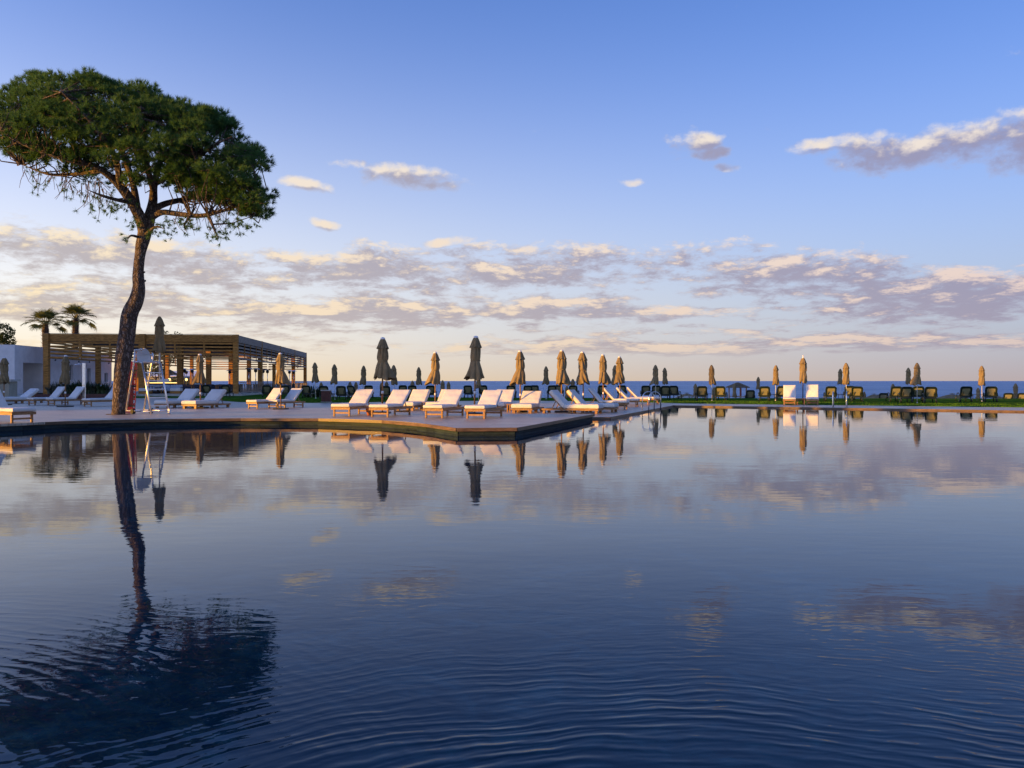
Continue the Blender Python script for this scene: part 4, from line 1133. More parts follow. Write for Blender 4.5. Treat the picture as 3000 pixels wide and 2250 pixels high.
for y0, y1, za, zb in wins:
    w = MB().box((0, 0, 0), (0.02, y1 - y0 - 0.08, zb - za - 0.08)).build('window', M_GLASS, bld, loc=(-0.22, (y0 + y1) / 2, (za + zb) / 2))
    fr = MB()
    for s in (-1, 1): fr.box((0, s * ((y1 - y0) / 2 - 0.025), 0), (0.07, 0.05, zb - za)); fr.box((0, 0, s * ((zb - za) / 2 - 0.025)), (0.07, y1 - y0 - 0.1, 0.05))
    fr.build('frame', M_WHITE, w)
    MB().box((0.20, 0, -(zb - za) / 2 - 0.03), (0.2, y1 - y0 + 0.1, 0.05)).build('sill', M_WHITE, w)
steps = thing('entrance_steps', 'dark stone steps below the recessed doorway', 'steps', B0 + e1 * 0.4 + e2 * 2.9 - Vector((0, 0, ZT)), PA)
for k in range(3): MB().box((0.5 + k * 0.5, 0, ZL + (0.27 - k * 0.09) / 2), (0.498, 5.2, 0.27 - k * 0.09)).build('step', pm('dark_stone', (0.03, 0.034, 0.04), 0.6, 0.3, 3.0), steps)
ks = thing('bar_kiosk', 'beige rendered counter with a stone ledge behind the leftmost parasol', 'counter', (wx(-8, 49), 49, ZL), PA)
MB().box((0, 0, 0.62), (1.9, 1.0, 1.24)).build('body', M_BEIGE, ks); MB().box((0.05, -0.05, 1.31), (2.15, 1.25, 0.13)).build('ledge', M_STONE, ks)

# low planter before the wall, with strap leaved shrubs
pl = thing('planter', 'long low maroon timber planter before the white wall', 'planter', (wx(232, 54.0), 54.0, ZL), PA)
for z in (0.09, 0.26): MB().box((0, 0, z), (6.2, 0.06, 0.165)).build('board', M_MAROON, pl)
for z in (0.09, 0.26): MB().box((0, 0.9, z), (6.2, 0.06, 0.165)).build('board', M_MAROON, pl)
for s in (-1, 1): MB().box((s * 3.07, 0.45, 0.175), (0.06, 0.838, 0.34)).build('end_board', M_MAROON, pl)
MB().box((0, 0.45, 0.14), (6.0, 0.83, 0.28)).build('soil', pm('soil', (0.04, 0.03, 0.02), 0.95, 0.3, 10.0), pl)
M_STRAP = pm('strap_leaf', (0.035, 0.060, 0.022), 0.5, 0.35, 4.0)
M_STRAP2 = pm('dull_strap_leaf', (0.075, 0.085, 0.055), 0.6, 0.3, 4.0)
def strap_plant(X, Y, z, h, w, n, mat, seed, label):
    r = random.Random(seed); m = MB()
    for k in range(n):
        a = r.uniform(0, 6.28); L = h * r.uniform(0.7, 1.25); out = r.uniform(0.15, 0.75) * w; b0 = Vector((r.uniform(-w, w) * 0.35, r.uniform(-w, w) * 0.35, 0))
        dv = Vector((math.cos(a), math.sin(a), 0)); sd = Vector((-dv.y, dv.x, 0)); ww = r.uniform(0.02, 0.045)
        ps = [b0 + dv * (out * t * t) + Vector((0, 0, L * (t - 0.35 * t * t * r.uniform(0.4, 1.4)))) for t in (0, 0.4, 0.75, 1.0)]
        ws = [ww, ww * 1.25, ww * 0.9, 0.003]
        vs = [p + sd * (q * s) for p, q in zip(ps, ws) for s in (-1, 1)]
        m.add(vs, [(0, 1, 3, 2), (2, 3, 5, 4), (4, 5, 7, 6)])
    t = thing('strap_leaved_shrub', label, 'shrub', (X, Y, z), 0, 'shrubs along the white wall')
    m.build('foliage', mat, t); MB().tube([(0, 0, -0.02), (0, 0, h * 0.3)], [0.05, 0.03], 7).build('stem', M_DARK, t)
for k, (px, h, mt_, lab) in enumerate(((163, 1.15, M_STRAP2, 'grey green spiky shrub right of the pergola left post'), (183, 1.2, M_STRAP2, 'grey green shrub below the parasol before the white wall'),
        (212, 1.25, M_STRAP, 'dark shrub right of the parasol before the white wall'), (232, 1.35, M_STRAP, 'dark shrub just left of the shower column'),
        (259, 1.25, M_STRAP, 'dark shrub just right of the shower column'), (279, 1.2, M_STRAP2, 'shrub under the third window of the white wall'),
        (303, 1.2, M_STRAP, 'dark shrub under the window nearest the pine trunk'))):
    strap_plant(wx(px, 62.5), 62.5, 0.35, h, 1.1, 130, mt_, k, lab)
strap_plant(wx(748, 66.3) + 1.2, 66.5, ZL, 1.0, 0.9, 130, M_STRAP, 31, 'dark bushy shrub at the foot of the pergola railing')
strap_plant(wx(905, 60.0), 60.0, ZL, 1.15, 0.9, 120, M_STRAP, 32, 'dark shrub at the lawn edge right of the pergola far end')
strap_plant(wx(935, 60.0), 60.0, ZL - 0.1, 1.0, 0.7, 90, M_STRAP, 33, 'small shrub behind the dark lounger left of the litter bin')

# ------------------------------------------------------------------ shower column, litter bin
sh = thing('shower_column', 'slim metal outdoor shower column behind the white loungers', 'shower', (wx(246, 41.5), 41.5, ZL), R(8))
MB().rbox((0, 0, 1.12), (0.15, 0.10, 2.24), 0.012, 2).build('column', M_ALU, sh)
MB().tube([(0, 0, 2.18), (-0.25, -0.02, 2.20), (-0.30, -0.02, 2.19)], 0.018, 8).build('arm', M_STEEL, sh, True)
MB().lathe([(0.0, 2.19), (0.05, 2.185), (0.15, 2.16), (0.15, 2.14), (0.0, 2.135)], 18, (-0.32, -0.02, 0)).build('shower_head', M_STEEL, sh, True)
MB().tube([(0, -0.05, 1.05), (0, -0.12, 1.05)], 0.03, 10).build('tap', M_STEEL, sh)
lb = thing('litter_bin', 'dark red slatted timber litter bin with pale lid on the lawn edge', 'bin', (wx(956, 45.3), 45.3, ZL), R(4))
MB().box((0, 0, 0.025), (0.60, 0.46, 0.05)).build('base', M_STONE, lb)
MB().box((0, 0, 0.37), (0.46, 0.34, 0.62)).build('liner', M_DARK, lb)
for s in (-1, 1):
    for k in range(7): MB().box(((k - 3) * 0.074, s * 0.185, 0.37), (0.064, 0.026, 0.62)).build('slat', M_MAROON, lb)
    for k in range(5): MB().box((s * 0.255, (k - 2) * 0.074, 0.37), (0.026, 0.064, 0.62)).build('slat', M_MAROON, lb)
MB().rbox((0, 0, 0.715), (0.60, 0.46, 0.055), 0.012, 1).build('lid', M_STONE, lb)

# ------------------------------------------------------------------ lifeguard chair
CHX, CHY = -12.01, 26.28
face = R(57)                                     # the chair looks towards the pool corner
ch = thing('lifeguard_chair', 'tall aluminium lifeguard chair with a white bucket seat beside the pine', 'lifeguard chair', (CHX, CHY, ZU), face)
# local frame: front (ladder) at -y, seat 1.76 m up
hw = 0.33; SZ = 1.76; back = 0.54
def side_tube(pts, name, r=0.026, mat=M_ALU):
    for s in (-1, 1): MB().tube([(s * hw, y, z) for y, z in pts], r, 10).build(name, mat, ch, True)
side_tube([(0.0, 0.0), (back, SZ)], 'ladder_rail', 0.030)
side_tube([(back, SZ), (back + 0.56, SZ + 0.05)], 'seat_rail', 0.026)
side_tube([(back + 0.42, SZ + 0.42), (back + 0.50, SZ + 0.0), (back + 0.98, 0.10)], 'rear_leg', 0.028)
side_tube([(0.02, 0.10), (back + 1.05, 0.10)], 'base_rail', 0.024)
for s in (-1, 1):
    MB().tube([(s * hw, back + 0.44, SZ + 0.42), (s * hw, back + 0.06, SZ + 0.45)], 0.042, 12).build('armrest', M_WHITE, ch, True)
    MB().tube([(s * hw, back + 0.06, SZ + 0.45), (s * hw, back + 0.0, SZ + 0.45)], 0.036, 12).build('armrest_cap', M_STEEL, ch, True)
for k in range(5):
    f = (k + 1) / 6.0 * 0.97
    MB().rbox((0, back * f + 0.03, SZ * f), (2 * hw - 0.05, 0.10, 0.035), 0.008, 1).build('step', M_ALU, ch)
for y, z in ((0.10, 0.10), (back + 1.0, 0.10), (back + 0.52, SZ + 0.30)): MB().tube([(-hw, y, z), (hw, y, z)], 0.018, 8).build('cross_bar', M_ALU, ch, True)
for s in (-1, 1): MB().tube([(s * hw - 0.05, back + 0.55, 0.085), (s * hw + 0.05, back + 0.55, 0.085)], 0.085, 16).build('wheel', M_BLACK, ch)
# bucket seat: shell swept up into the back
vs, fs = [], []; nu, nv = 12, 14
for j in range(nv + 1):
    t = j / nv
    for i in range(nu + 1):
        u = -1 + 2 * i / nu
        if t < 0.5: y, z = back + 0.02 + 0.86 * t, SZ + 0.05 - 0.03 * math.sin(t * 6)
        else:
            q = (t - 0.5) / 0.5; y, z = back + 0.45 + 0.14 * q + 0.03 * math.sin(q * 3), SZ + 0.05 + 0.46 * q
        w = 0.27 * (1 if t < 0.5 else math.sqrt(max(0.03, 1 - ((t - 0.5) / 0.51) ** 2.6)))
        up_ = 0.05 * abs(u) ** 3 * t * 2 if t < 0.5 else 0.0
        vs.append((u * w, y - 0.10 * abs(u) ** 2.4 * min(1, max(0, (t - 0.3) / 0.3)), z + up_))
for j in range(nv):
    for i in range(nu): a = j * (nu + 1) + i; fs.append((a, a + 1, a + nu + 2, a + nu + 1))
so = MB().add(vs, fs).build('seat', M_WHITE, ch, True)
md = so.modifiers.new('thick', 'SOLIDIFY'); md.thickness = 0.02
MB().box((0, back + 0.22, SZ + 0.01), (0.5, 0.06, 0.03)).build('seat_bracket', M_ALU, ch)
MB().tube([(hw + 0.05, back + 0.12, SZ - 0.35), (hw + 0.05, back + 0.12, SZ + 0.95)], 0.026, 10).build('parasol_holder', M_WPOLE, ch, True)
MB().box((hw, 0.0, 0.10), (0.07, 0.10, 0.14)).build('foot_plate', M_WHITE, ch)
RZ = Matrix.Rotation(face, 3, 'Z'); pp = RZ @ Vector((hw + 0.05, back + 0.12, 0)) + Vector((CHX, CHY, 0))
zt = pz(927, pp.y); 
parasol(1500 + pp.x / pp.y * F, pp.y, zt - 2.30, 'chair', 5, 2.2, 'closed parasol fixed to the lifeguard chair, above its seat', G1, H=2.30, wide=0.95)

# red spinal board leaning behind the pine
bd = thing('rescue_board', 'red rescue board with black straps leaning between the pine and the lifeguard chair', 'rescue board', (wx(380, 27.4), 27.3, ZU), R(14))
bd.rotation_euler = (R(-4), R(1.5), R(14))
m = MB(); Hb, Wb = 1.86, 0.44
m.rbox((0, 0, Hb / 2), (Wb - 0.15, 0.055, Hb - 0.02), 0.014, 2)
for s in (-1, 1):
    m.box((s * (Wb / 2 - 0.012), 0, Hb / 2), (0.024, 0.05, Hb - 0.26))
    nslot = 9
    for k in range(nslot + 1): m.box((s * (Wb / 2 - 0.0500), 0, 0.14 + k * (Hb - 0.28) / nslot), (0.0525, 0.048, 0.06 if 0 < k < nslot else 0.10))
m.build('board', M_RED, bd)
for z in (0.25, 0.95, 1.52): MB().box((0, -0.036, z), (Wb * 0.96, 0.012, 0.055)).build('strap', M_BLACK, bd)
MB().beam((-0.02, -0.05, 0.22), (-0.10, -0.06, 1.0), 0.07, 0.02, (0, 1, 0)).build('strap', M_BLACK, bd)
MB().beam((-0.10, -0.05, 0.95), (-0.06, -0.06, 1.5), 0.06, 0.02, (0, 1, 0)).build('strap', M_BLACK, bd)
MB().rbox((-0.08, -0.07, 0.95), (0.12, 0.05, 0.16), 0.02, 1).build('buckle_pad', M_BLACK, bd)

# ------------------------------------------------------------------ pool ladders
pl1 = thing('pool_ladder', 'curved stainless pool ladder on the lower deck edge', 'pool ladder', (wx(1903, 33.5), 33.6, ZL), R(-68))
for s in (-1, 1):
    pts = [(s * 0.26, 0.42, 0.0), (s * 0.26, 0.42, 0.50)] + [(s * 0.26, 0.42 - 0.30 * (1 - math.cos(R(a))), 0.50 + 0.30 * math.sin(R(a))) for a in range(15, 181, 15)] + [(s * 0.26, -0.20, -0.9)]
    MB().tube(pts, 0.024, 10).build('handrail', M_STEEL, pl1, True)
for k in range(3): MB().box((0, -0.20, -0.25 - k * 0.25), (0.50, 0.08, 0.03)).build('step', M_STEEL, pl1)
ed = Vector(LOW_EDGE[4]) - Vector(LOW_EDGE[3]); 
pl2 = thing('pool_handrails', 'pair of straight stainless pool handrails on the far pool edge', 'pool handrail', (wx(2459, 36.7), 36.7, ZL), math.atan2(ed.y, ed.x))
for s in (-1, 1):
    pts = [(s * 0.30, 0.55, 0.0), (s * 0.30, 0.55, 0.55)] + [(s * 0.30, 0.55 - 0.22 * (1 - math.cos(R(a))), 0.55 + 0.20 * math.sin(R(a))) for a in range(15, 181, 15)] + [(s * 0.30, -0.15, -0.8)]
    MB().tube(pts, 0.022, 10).build('handrail', M_STEEL, pl2, True)
for k in range(3): MB().box((0, -0.12, -0.25 - k * 0.25), (0.56, 0.08, 0.03)).build('step', M_STEEL, pl2)

# ------------------------------------------------------------------ beach hut and open canopies
gz = thing('beach_cabin', 'small wooden lookout hut with a hipped roof on the beach', 'hut', (wx(2161, 98), 98, -1.42), R(12))
for sx in (-1, 1):
    for sy in (-1, 1): MB().box((sx * 0.78, sy * 0.78, 1.10), (0.12, 0.12, 2.20)).build('post', M_WOODP, gz)
n4 = [(-1.1, -1.1, 2.15), (1.1, -1.1, 2.15), (1.1, 1.1, 2.15), (-1.1, 1.1, 2.15), (-0.12, -0.12, 2.72), (0.12, -0.12, 2.72), (0.12, 0.12, 2.72), (-0.12, 0.12, 2.72)]
MB().add(n4 + [(x, y, z - 0.10) for x, y, z in n4[:4]], [(0, 1, 5, 4), (1, 2, 6, 5), (2, 3, 7, 6), (3, 0, 4, 7), (4, 5, 6, 7), (8, 9, 1, 0), (9, 10, 2, 1), (10, 11, 3, 2), (11, 8, 0, 3), (11, 10, 9, 8)]).build('roof', M_THATCH, gz)
for z in (0.55, 0.95):
    for s in (-1, 1): MB().box((0, s * 0.78, z), (1.44, 0.04, 0.07)).build('rail', M_WOODP, gz)
for k in range(6): MB().box((-0.6 + k * 0.24, -0.78, 0.62), (0.06, 0.03, 0.6)).build('baluster', M_WOODP, gz)
MB().box((0.55, 0.2, 1.5), (0.16, 0.1, 1.0)).build('flag', M_RED, gz)
MB().box((0, 0, 0.2), (1.5, 1.5, 0.08)).build('floor', M_WOODP, gz)
def open_canopy(px, top, Y, w, label, rz=0.4):
    zt = pz(top, Y)
    t = thing('open_parasol', label, 'parasol', (wx(px, Y), Y, -1.44), R(0), 'open canvas parasols on the beach')
    h = zt + 1.44
    m = MB(); vs = [(0, 0, h)]; n = 8
    for q, z in ((0.22, h - 0.05), (0.55, h - 0.24), (1.0, h - 0.52), (1.0, h - 0.60)):
        for k in range(n * 3):
            a = 2 * math.pi * k / (n * 3) + rz; sag = 1.0 if k % 3 == 0 else 0.955
            vs.append((q * w * sag * math.cos(a), q * w * sag * math.sin(a), z - (0.0 if k % 3 == 0 else 0.03 * q)))
    N3 = n * 3; fs = [(0, 1 + k, 1 + (k + 1) % N3) for k in range(N3)]
    for j in range(3):
        for k in range(N3): fs.append((1 + j * N3 + k, 1 + (j + 1) * N3 + k, 1 + (j + 1) * N3 + (k + 1) % N3, 1 + j * N3 + (k + 1) % N3))
    m.add(vs, fs).build('canopy', M_CANVAS, t)
    MB().lathe([(0.0, h + 0.10), (0.20, h + 0.05), (0.28, h + 0.02)], 12).build('vent_tier', M_CANVAS, t)
    MB().tube([(0, 0, 0), (0, 0, h - 0.02)], 0.025, 8).build('pole', M_WPOLE, t)
for px, top, Y, w, lab in ((2561, 1156, 70, 1.25, 'left open beach canopy right of the handrails'), (2584, 1154.5, 67, 1.6, 'right open beach canopy of the two right of the handrails'),
                           (2790, 1155, 66, 1.75, 'widest open beach canopy, between the gold parasols at right'), (2925, 1162, 72, 1.3, 'open beach canopy right of the last lounger pair'),
                           (2958, 1158, 76, 1.4, 'open beach canopy left of the brown beach parasol at right'), (2999, 1159, 68, 1.3, 'open beach canopy cut by the right picture edge'),
                           (2012, 1153, 74, 1.4, 'open beach canopy behind the last lounger right of the curved ladder')):
    open_canopy(px, top, Y, w, lab)
# pale rocks and low timber fence at the beach edge
M_ROCK = pm('pale_rock', (0.42, 0.39, 0.36), 0.9, 0.2, 3.0, 0.03, 8.0)
def rock(px, Y, z, s, seed, label):
    r = random.Random(seed); bm = bmesh.new(); bmesh.ops.create_icosphere(bm, subdivisions=2, radius=1.0)
    for v in bm.verts: v.co = Vector((v.co.x * s * 1.5, v.co.y * s, v.co.z * s * 0.75)) * (1 + r.uniform(-.16, .16))
    me = bpy.data.meshes.new('rock'); bm.to_mesh(me); bm.free(); me.materials.append(M_ROCK)
    tag(link('rock', me, None, (wx(px, Y), Y, z)), label, 'rock', 'pale rocks along the beach edge')
for i, (px, Y, s, lab) in enumerate(((1690, 66, 0.5, 'pale rock behind the grey deck parasol pole'), (1704, 67, 0.4, 'smaller pale rock right of the one by the grey parasol pole'),
        (1996, 66, 0.45, 'pale rock right of the dark loungers past the curved ladder'), (2022, 67, 0.6, 'larger pale rock left of the low fence posts'),
        (2180, 67, 0.4, 'pale rock at the foot of the wooden hut'), (2395, 64, 0.4, 'pale rock right of the white lawn loungers'), (2412, 65, 0.5, 'pale rock left of the lounger by the handrails'))):
    rock(px, Y, -0.25, s, i, lab)
fp = thing('fence_posts', 'short row of weathered stakes left of the lone lawn parasol', 'fence', (wx(2020, 65), 65, -0.5), 0)
for k in range(7): MB().tube([(k * 0.22, rnd.uniform(-.08, .08), 0), (k * 0.22 + rnd.uniform(-.04, .04), 0, 0.80 + rnd.uniform(-.12, .12))], 0.05, 7).build('stake', M_GREYW, fp)

# ------------------------------------------------------------------ stone pine
TY = 26.1
M_NEEDLE = None
def leaf_mat(name, c1, c2, c3, scale=1.2, trans=0.25):
    mt = bpy.data.materials.new(name); mt.use_nodes = True
    n = NT(mt.node_tree); b = mt.node_tree.nodes['Principled BSDF']
    p = n.n('ShaderNodeNewGeometry').outputs['Position']
    a = n.noise(p, scale, 3.0, 0.6); f = n.noise(p, scale * 14, 2.0, 0.6)
    c = n.mix(n.step(a, 0.35, 0.65), c1, c2); c = n.mix(n.m('MULTIPLY', n.step(f, 0.45, 0.75), 0.6), c, c3)
    n.put(b.inputs['Base Color'], c); b.inputs['Roughness'].default_value = 0.6; b.inputs['Specular IOR Level'].default_value = 0.25
    tr = n.n('ShaderNodeBsdfTranslucent'); n.put(tr.inputs['Color'], c)
    mx = n.n('ShaderNodeMixShader'); mx.inputs[0].default_value = trans
    out = mt.node_tree.nodes['Material Output']
    mt.node_tree.links.new(b.outputs[0], mx.inputs[1]); mt.node_tree.links.new(tr.outputs[0], mx.inputs[2]); mt.node_tree.links.new(mx.outputs[0], out.inputs[0])
    MATS[name] = mt; return mt
M_NEEDLE = leaf_mat('pine_needles', (0.055, 0.140, 0.036), (0.090, 0.190, 0.048), (0.135, 0.205, 0.062), 1.1, 0.45)
def mat_bark():
    mt = bpy.data.materials.new('pine_bark'); mt.use_nodes = True
    n = NT(mt.node_tree); b = mt.node_tree.nodes['Principled BSDF']
    p = n.n('ShaderNodeTexCoord').outputs['Object']
    q = n.vm('ADD', n.vm('MULTIPLY', p, (1, 1, 0.36)), n.vm('SCALE', n.noise(p, 4.0, 4.0, 0.65, out=1), 0.20))
    vo = n.n('ShaderNodeTexVoronoi', feature='DISTANCE_TO_EDGE'); n.put(vo.inputs['Vector'], q); vo.inputs['Scale'].default_value = 14.0
    vc = n.n('ShaderNodeTexVoronoi', feature='F1'); n.put(vc.inputs['Vector'], q); vc.inputs['Scale'].default_value = 14.0
    edge = n.step(n.m('ADD', vo.outputs['Distance'], n.m('MULTIPLY', n.m('SUBTRACT', n.noise(p, 26, 3, 0.6), 0.5), 0.16)), 0.0, 0.22)
    cr = n.sep(vc.outputs['Color'])[0]
    c = n.mix(cr, (0.185, 0.146, 0.125), (0.25, 0.205, 0.18))
    c = n.mix(n.m('MULTIPLY', n.step(n.noise(p, 18, 5, 0.7), 0.38, 0.68), 0.5), c, (0.115, 0.086, 0.070))
    c = n.mix(edge, (0.080, 0.059, 0.048), c)
    c = n.mix(n.m('MULTIPLY', n.step(n.noise(p, 1.6, 3, 0.6), 0.45, 0.75), 0.4), c, (0.085, 0.062, 0.050))
    n.put(b.inputs['Base Color'], c); b.inputs['Roughness'].default_value = 0.9; b.inputs['Specular IOR Level'].default_value = 0.2
    bn = n.n('ShaderNodeBump'); bn.inputs['Distance'].default_value = 0.045
    n.put(bn.inputs['Height'], n.m('ADD', edge, n.m('MULTIPLY', n.noise(p, 30, 4, 0.7), 0.5))); n.put(b.inputs['Normal'], bn.outputs[0])
    MATS['pine_bark'] = mt; return mt
M_BARK = mat_bark()
def tw(px, py, d=0.0):
    Y = TY + d; return Vector((wx(px, Y), Y, pz(py, Y)))
TB = Vector((wx(346, TY), TY, ZU))
pine = thing('stone_pine', 'tall leaning stone pine with a broad crown growing through the deck', 'tree', TB)
trunk_px = [(346, 1218, 24), (347, 1205, 23), (350, 1160, 23.5), (353, 1120, 25), (358, 1080, 27), (363, 1040, 27.5), (369, 1000, 27), (374, 965, 27), (378, 930, 26.5), (385, 908, 26), (397, 885, 25), (404, 862, 22.5), (407, 838, 20.5), (405, 812, 19.5), (406, 785, 18.5), (409, 755, 18.5), (414, 725, 21), (421, 695, 23.5), (427, 668, 24)]
def catmull(pts, per):
    out = []
    for i in range(len(pts) - 1):
        p0, p1, p2, p3 = pts[max(i - 1, 0)], pts[i], pts[i + 1], pts[min(i + 2, len(pts) - 1)]
        for k in range(per):
            t = k / per
            out.append(tuple(0.5 * (2 * b + (c - a) * t + (2 * a - 5 * b + 4 * c - d) * t * t + (-a + 3 * b - 3 * c + d) * t ** 3) for a, b, c, d in zip(p0, p1, p2, p3)))
    return out + [tuple(pts[-1])]
def knobbly(path, n, amp, seed):
    """tube with bark plates raised in the mesh itself"""
    r = np.random.default_rng(seed); m = MB(); pts = [Vector(q[:3]) for q in path]
    vs, fs = [], []
    ph = r.uniform(0, 6.28, 12)
    for i, q in enumerate(path):
        t = (pts[min(i + 1, len(pts) - 1)] - pts[max(i - 1, 0)]).normalized()
        x = Vector((1, 0, 0)); x = (x - t * x.dot(t)).normalized(); y = t.cross(x); z = q[2]
        for k in range(n):
            a = 2 * math.pi * k / n
            s = (math.sin(5 * a + 2.1 * math.sin(2.3 * z + ph[0]) + ph[1]) * math.sin(7.5 * z + 2 * math.sin(3 * a + ph[2])) * 0.5 + math.sin(11 * a + 3 * z + ph[3]) * math.sin(15 * z + 4 * a + ph[4]) * 0.35 + math.sin(2 * a + 1.3 * z + ph[5]) * 0.9)
            rr = q[3] * (1 + amp * s)
            vs.append(pts[i] + (x * math.cos(a) + y * math.sin(a)) * rr)
    for i in range(len(path) - 1):
        for k in range(n): fs.append((i * n + k, i * n + (k + 1) % n, (i + 1) * n + (k + 1) % n, (i + 1) * n + k))
    return m.add(vs, fs)
def rel(p): return (p[0] - TB.x, p[1] - TB.y, p[2] - TB.z)
tr = [rel(tw(px, py)) + (0.80 * r / F * TY,) for px, py, r in trunk_px]
tr = catmull(tr, 7)
knobbly(tr, 44, 0.05, 1).build('trunk', M_BARK, pine, True)
# knots and broken stubs
for x0, y0, x1, y1, d, r in ((376, 928, 370, 926, -0.30, 0.12), (407, 828, 427, 822, -0.02, 0.055), (406, 800, 425, 797, 0.02, 0.045)):
    a = Vector(rel(tw(x0, y0))); b = Vector(rel(tw(x1, y1, d)))
    MB().tube([a, a.lerp(b, 0.7), b], [r * 1.5, r, r * 0.5], 12).build('knot', M_BARK, pine, True)
limbs = [ # px, py, depth, radius px
    [(426, 675, 0, 22), (412, 640, -0.1, 17), (385, 590, -0.3, 15), (352, 545, -0.6, 13), (320, 515, -0.9, 10), (270, 485, -1.2, 8), (200, 470, -1.5, 6), (120, 445, -1.7, 5), (40, 410, -1.8, 4), (5, 380, -1.8, 3)],
    [(428, 675, 0, 20), (440, 630, 0.2, 16), (448, 590, 0.4, 13), (452, 540, 0.6, 10), (470, 470, 0.9, 8), (500, 400, 1.0, 6), (540, 340, 1.1, 4)],
    [(440, 640, 0.1, 10), (475, 622, -0.1, 8.5), (530, 628, -0.3, 7.5), (590, 632, -0.5, 6.5), (650, 618, -0.7, 5), (710, 600, -0.8, 3), (760, 575, -0.9, 2)],
    [(445, 615, 0.2, 10), (490, 595, 0.8, 9), (560, 580, 1.5, 7), (640, 560, 2.0, 5), (720, 520, 2.2, 4)],
    [(400, 610, -0.2, 12), (390, 540, 0.8, 9), (360, 450, 1.6, 8), (320, 370, 2.0, 6), (270, 300, 2.2, 4)],
    [(352, 545, -0.6, 9), (340, 470, -1.6, 8), (300, 400, -2.2, 6), (240, 330, -2.5, 5), (180, 270, -2.4, 3)],
    [(450, 560, 0.5, 9), (430, 480, -0.9, 8), (420, 400, -1.8, 6), (410, 320, -2.2, 4)],
    [(452, 540, 0.6, 8), (540, 490, -0.8, 7), (620, 430, -1.7, 5), (680, 400, -2.0, 3)],
    [(395, 595, -0.3, 7), (340, 585, -1.0, 5), (290, 570, -1.4, 3.5), (255, 555, -1.6, 2)],
    [(300, 500, -1.0, 6), (220, 510, -0.2, 5), (140, 510, 0.4, 4), (60, 480, 0.6, 2.5)],
    [(423, 690, -0.1, 5), (455, 665, -0.5, 3.5), (480, 670, -0.7, 2)], [(420, 700, 0, 5), (385, 690, -0.4, 3), (372, 705, -0.6, 1.6)],
    [(610, 630, -1.3, 5), (625, 665, -1.5, 3.5), (640, 700, -1.6, 2)], [(560, 630, -1.0, 4), (540, 660, -1.3, 2.5), (548, 680, -1.4, 1.4)],
]
br = MB(); limb_pts = []
for L in limbs:
    c = catmull([rel(tw(px, py, d)) + (r / F * TY,) for px, py, d, r in L], 5)
    limb_pts += [Vector(q[:3]) for q in c]
    br.tube([q[:3] for q in c], [q[3] * (1.0 if i < len(c) * 0.6 else 1.0 - 0.85 * (i / len(c) - 0.6) / 0.4) for i, q in enumerate(c)], 10, False)
br.build('limbs', M_BARK, pine, True)
# crown: clumps of needle tufts filling the outline, thicker towards the outside
OUT = [(-45, 330), (11, 262), (37, 235), (93, 215), (159, 208), (222, 205), (285, 203), (322, 232), (345, 238), (437, 249), (474, 260), (484, 278), (556, 297), (630, 316), (688, 358), (704, 399), (758, 427), (778, 464), (785, 508), (799, 547), (797, 606), (778, 648), (752, 660), (700, 640), (640, 625), (575, 600), (520, 588), (470, 575), (430, 560), (400, 590), (360, 600), (300, 585), (262, 565), (230, 530), (180, 510), (120, 505), (60, 480), (10, 455), (-60, 440)]
OUTV = np.array(OUT, float)
def in_poly(x, y):
    c = False; n = len(OUT); j = n - 1
    for i in range(n):
        if (OUT[i][1] > y) != (OUT[j][1] > y) and x < (OUT[j][0] - OUT[i][0]) * (y - OUT[i][1]) / (OUT[j][1] - OUT[i][1]) + OUT[i][0]: c = not c
        j = i
    return c
def edge_d(x, y):
    a = OUTV; b = np.roll(OUTV, -1, 0); p = np.array([x, y]); ab = b - a
    t = np.clip(((p - a) * ab).sum(1) / (ab * ab).sum(1), 0, 1); return np.sqrt((((a + ab * t[:, None]) - p) ** 2).sum(1)).min()
g = np.random.default_rng(21)
clumps = []
while len(clumps) < 560:
    x, y = g.uniform(-70, 805), g.uniform(200, 690)
    if not in_poly(x, y) or edge_d(x, y) < 17: continue
    s = edge_d(x, y) / F * TY
    D = min(3.2, 2.0 * math.sqrt(max(0.02, s)))
    sh = g.choice((-1, 1)) * (1 - g.random() ** 2.2 * 0.75); d = sh * D
    # leave openings: under the crown towards the fork, and at random
    if abs(x - 400) < 75 and 440 < y < 610 and g.random() < 0.75: continue
    if math.sin(x * 0.021 + 1.0) * math.sin(y * 0.027 + x * 0.008) < -0.62 and g.random() < 0.8: continue
    if y > 470 and x < 330 and g.random() < 0.45: continue
    if y > 560 and x > 480 and g.random() < 0.35: continue
    clumps.append((x, y, d, min(1.0, s)))
tuft_p, tuft_d, tuft_l = [], [], []
tws = MB()
LP = np.array([tuple(p) for p in limb_pts])
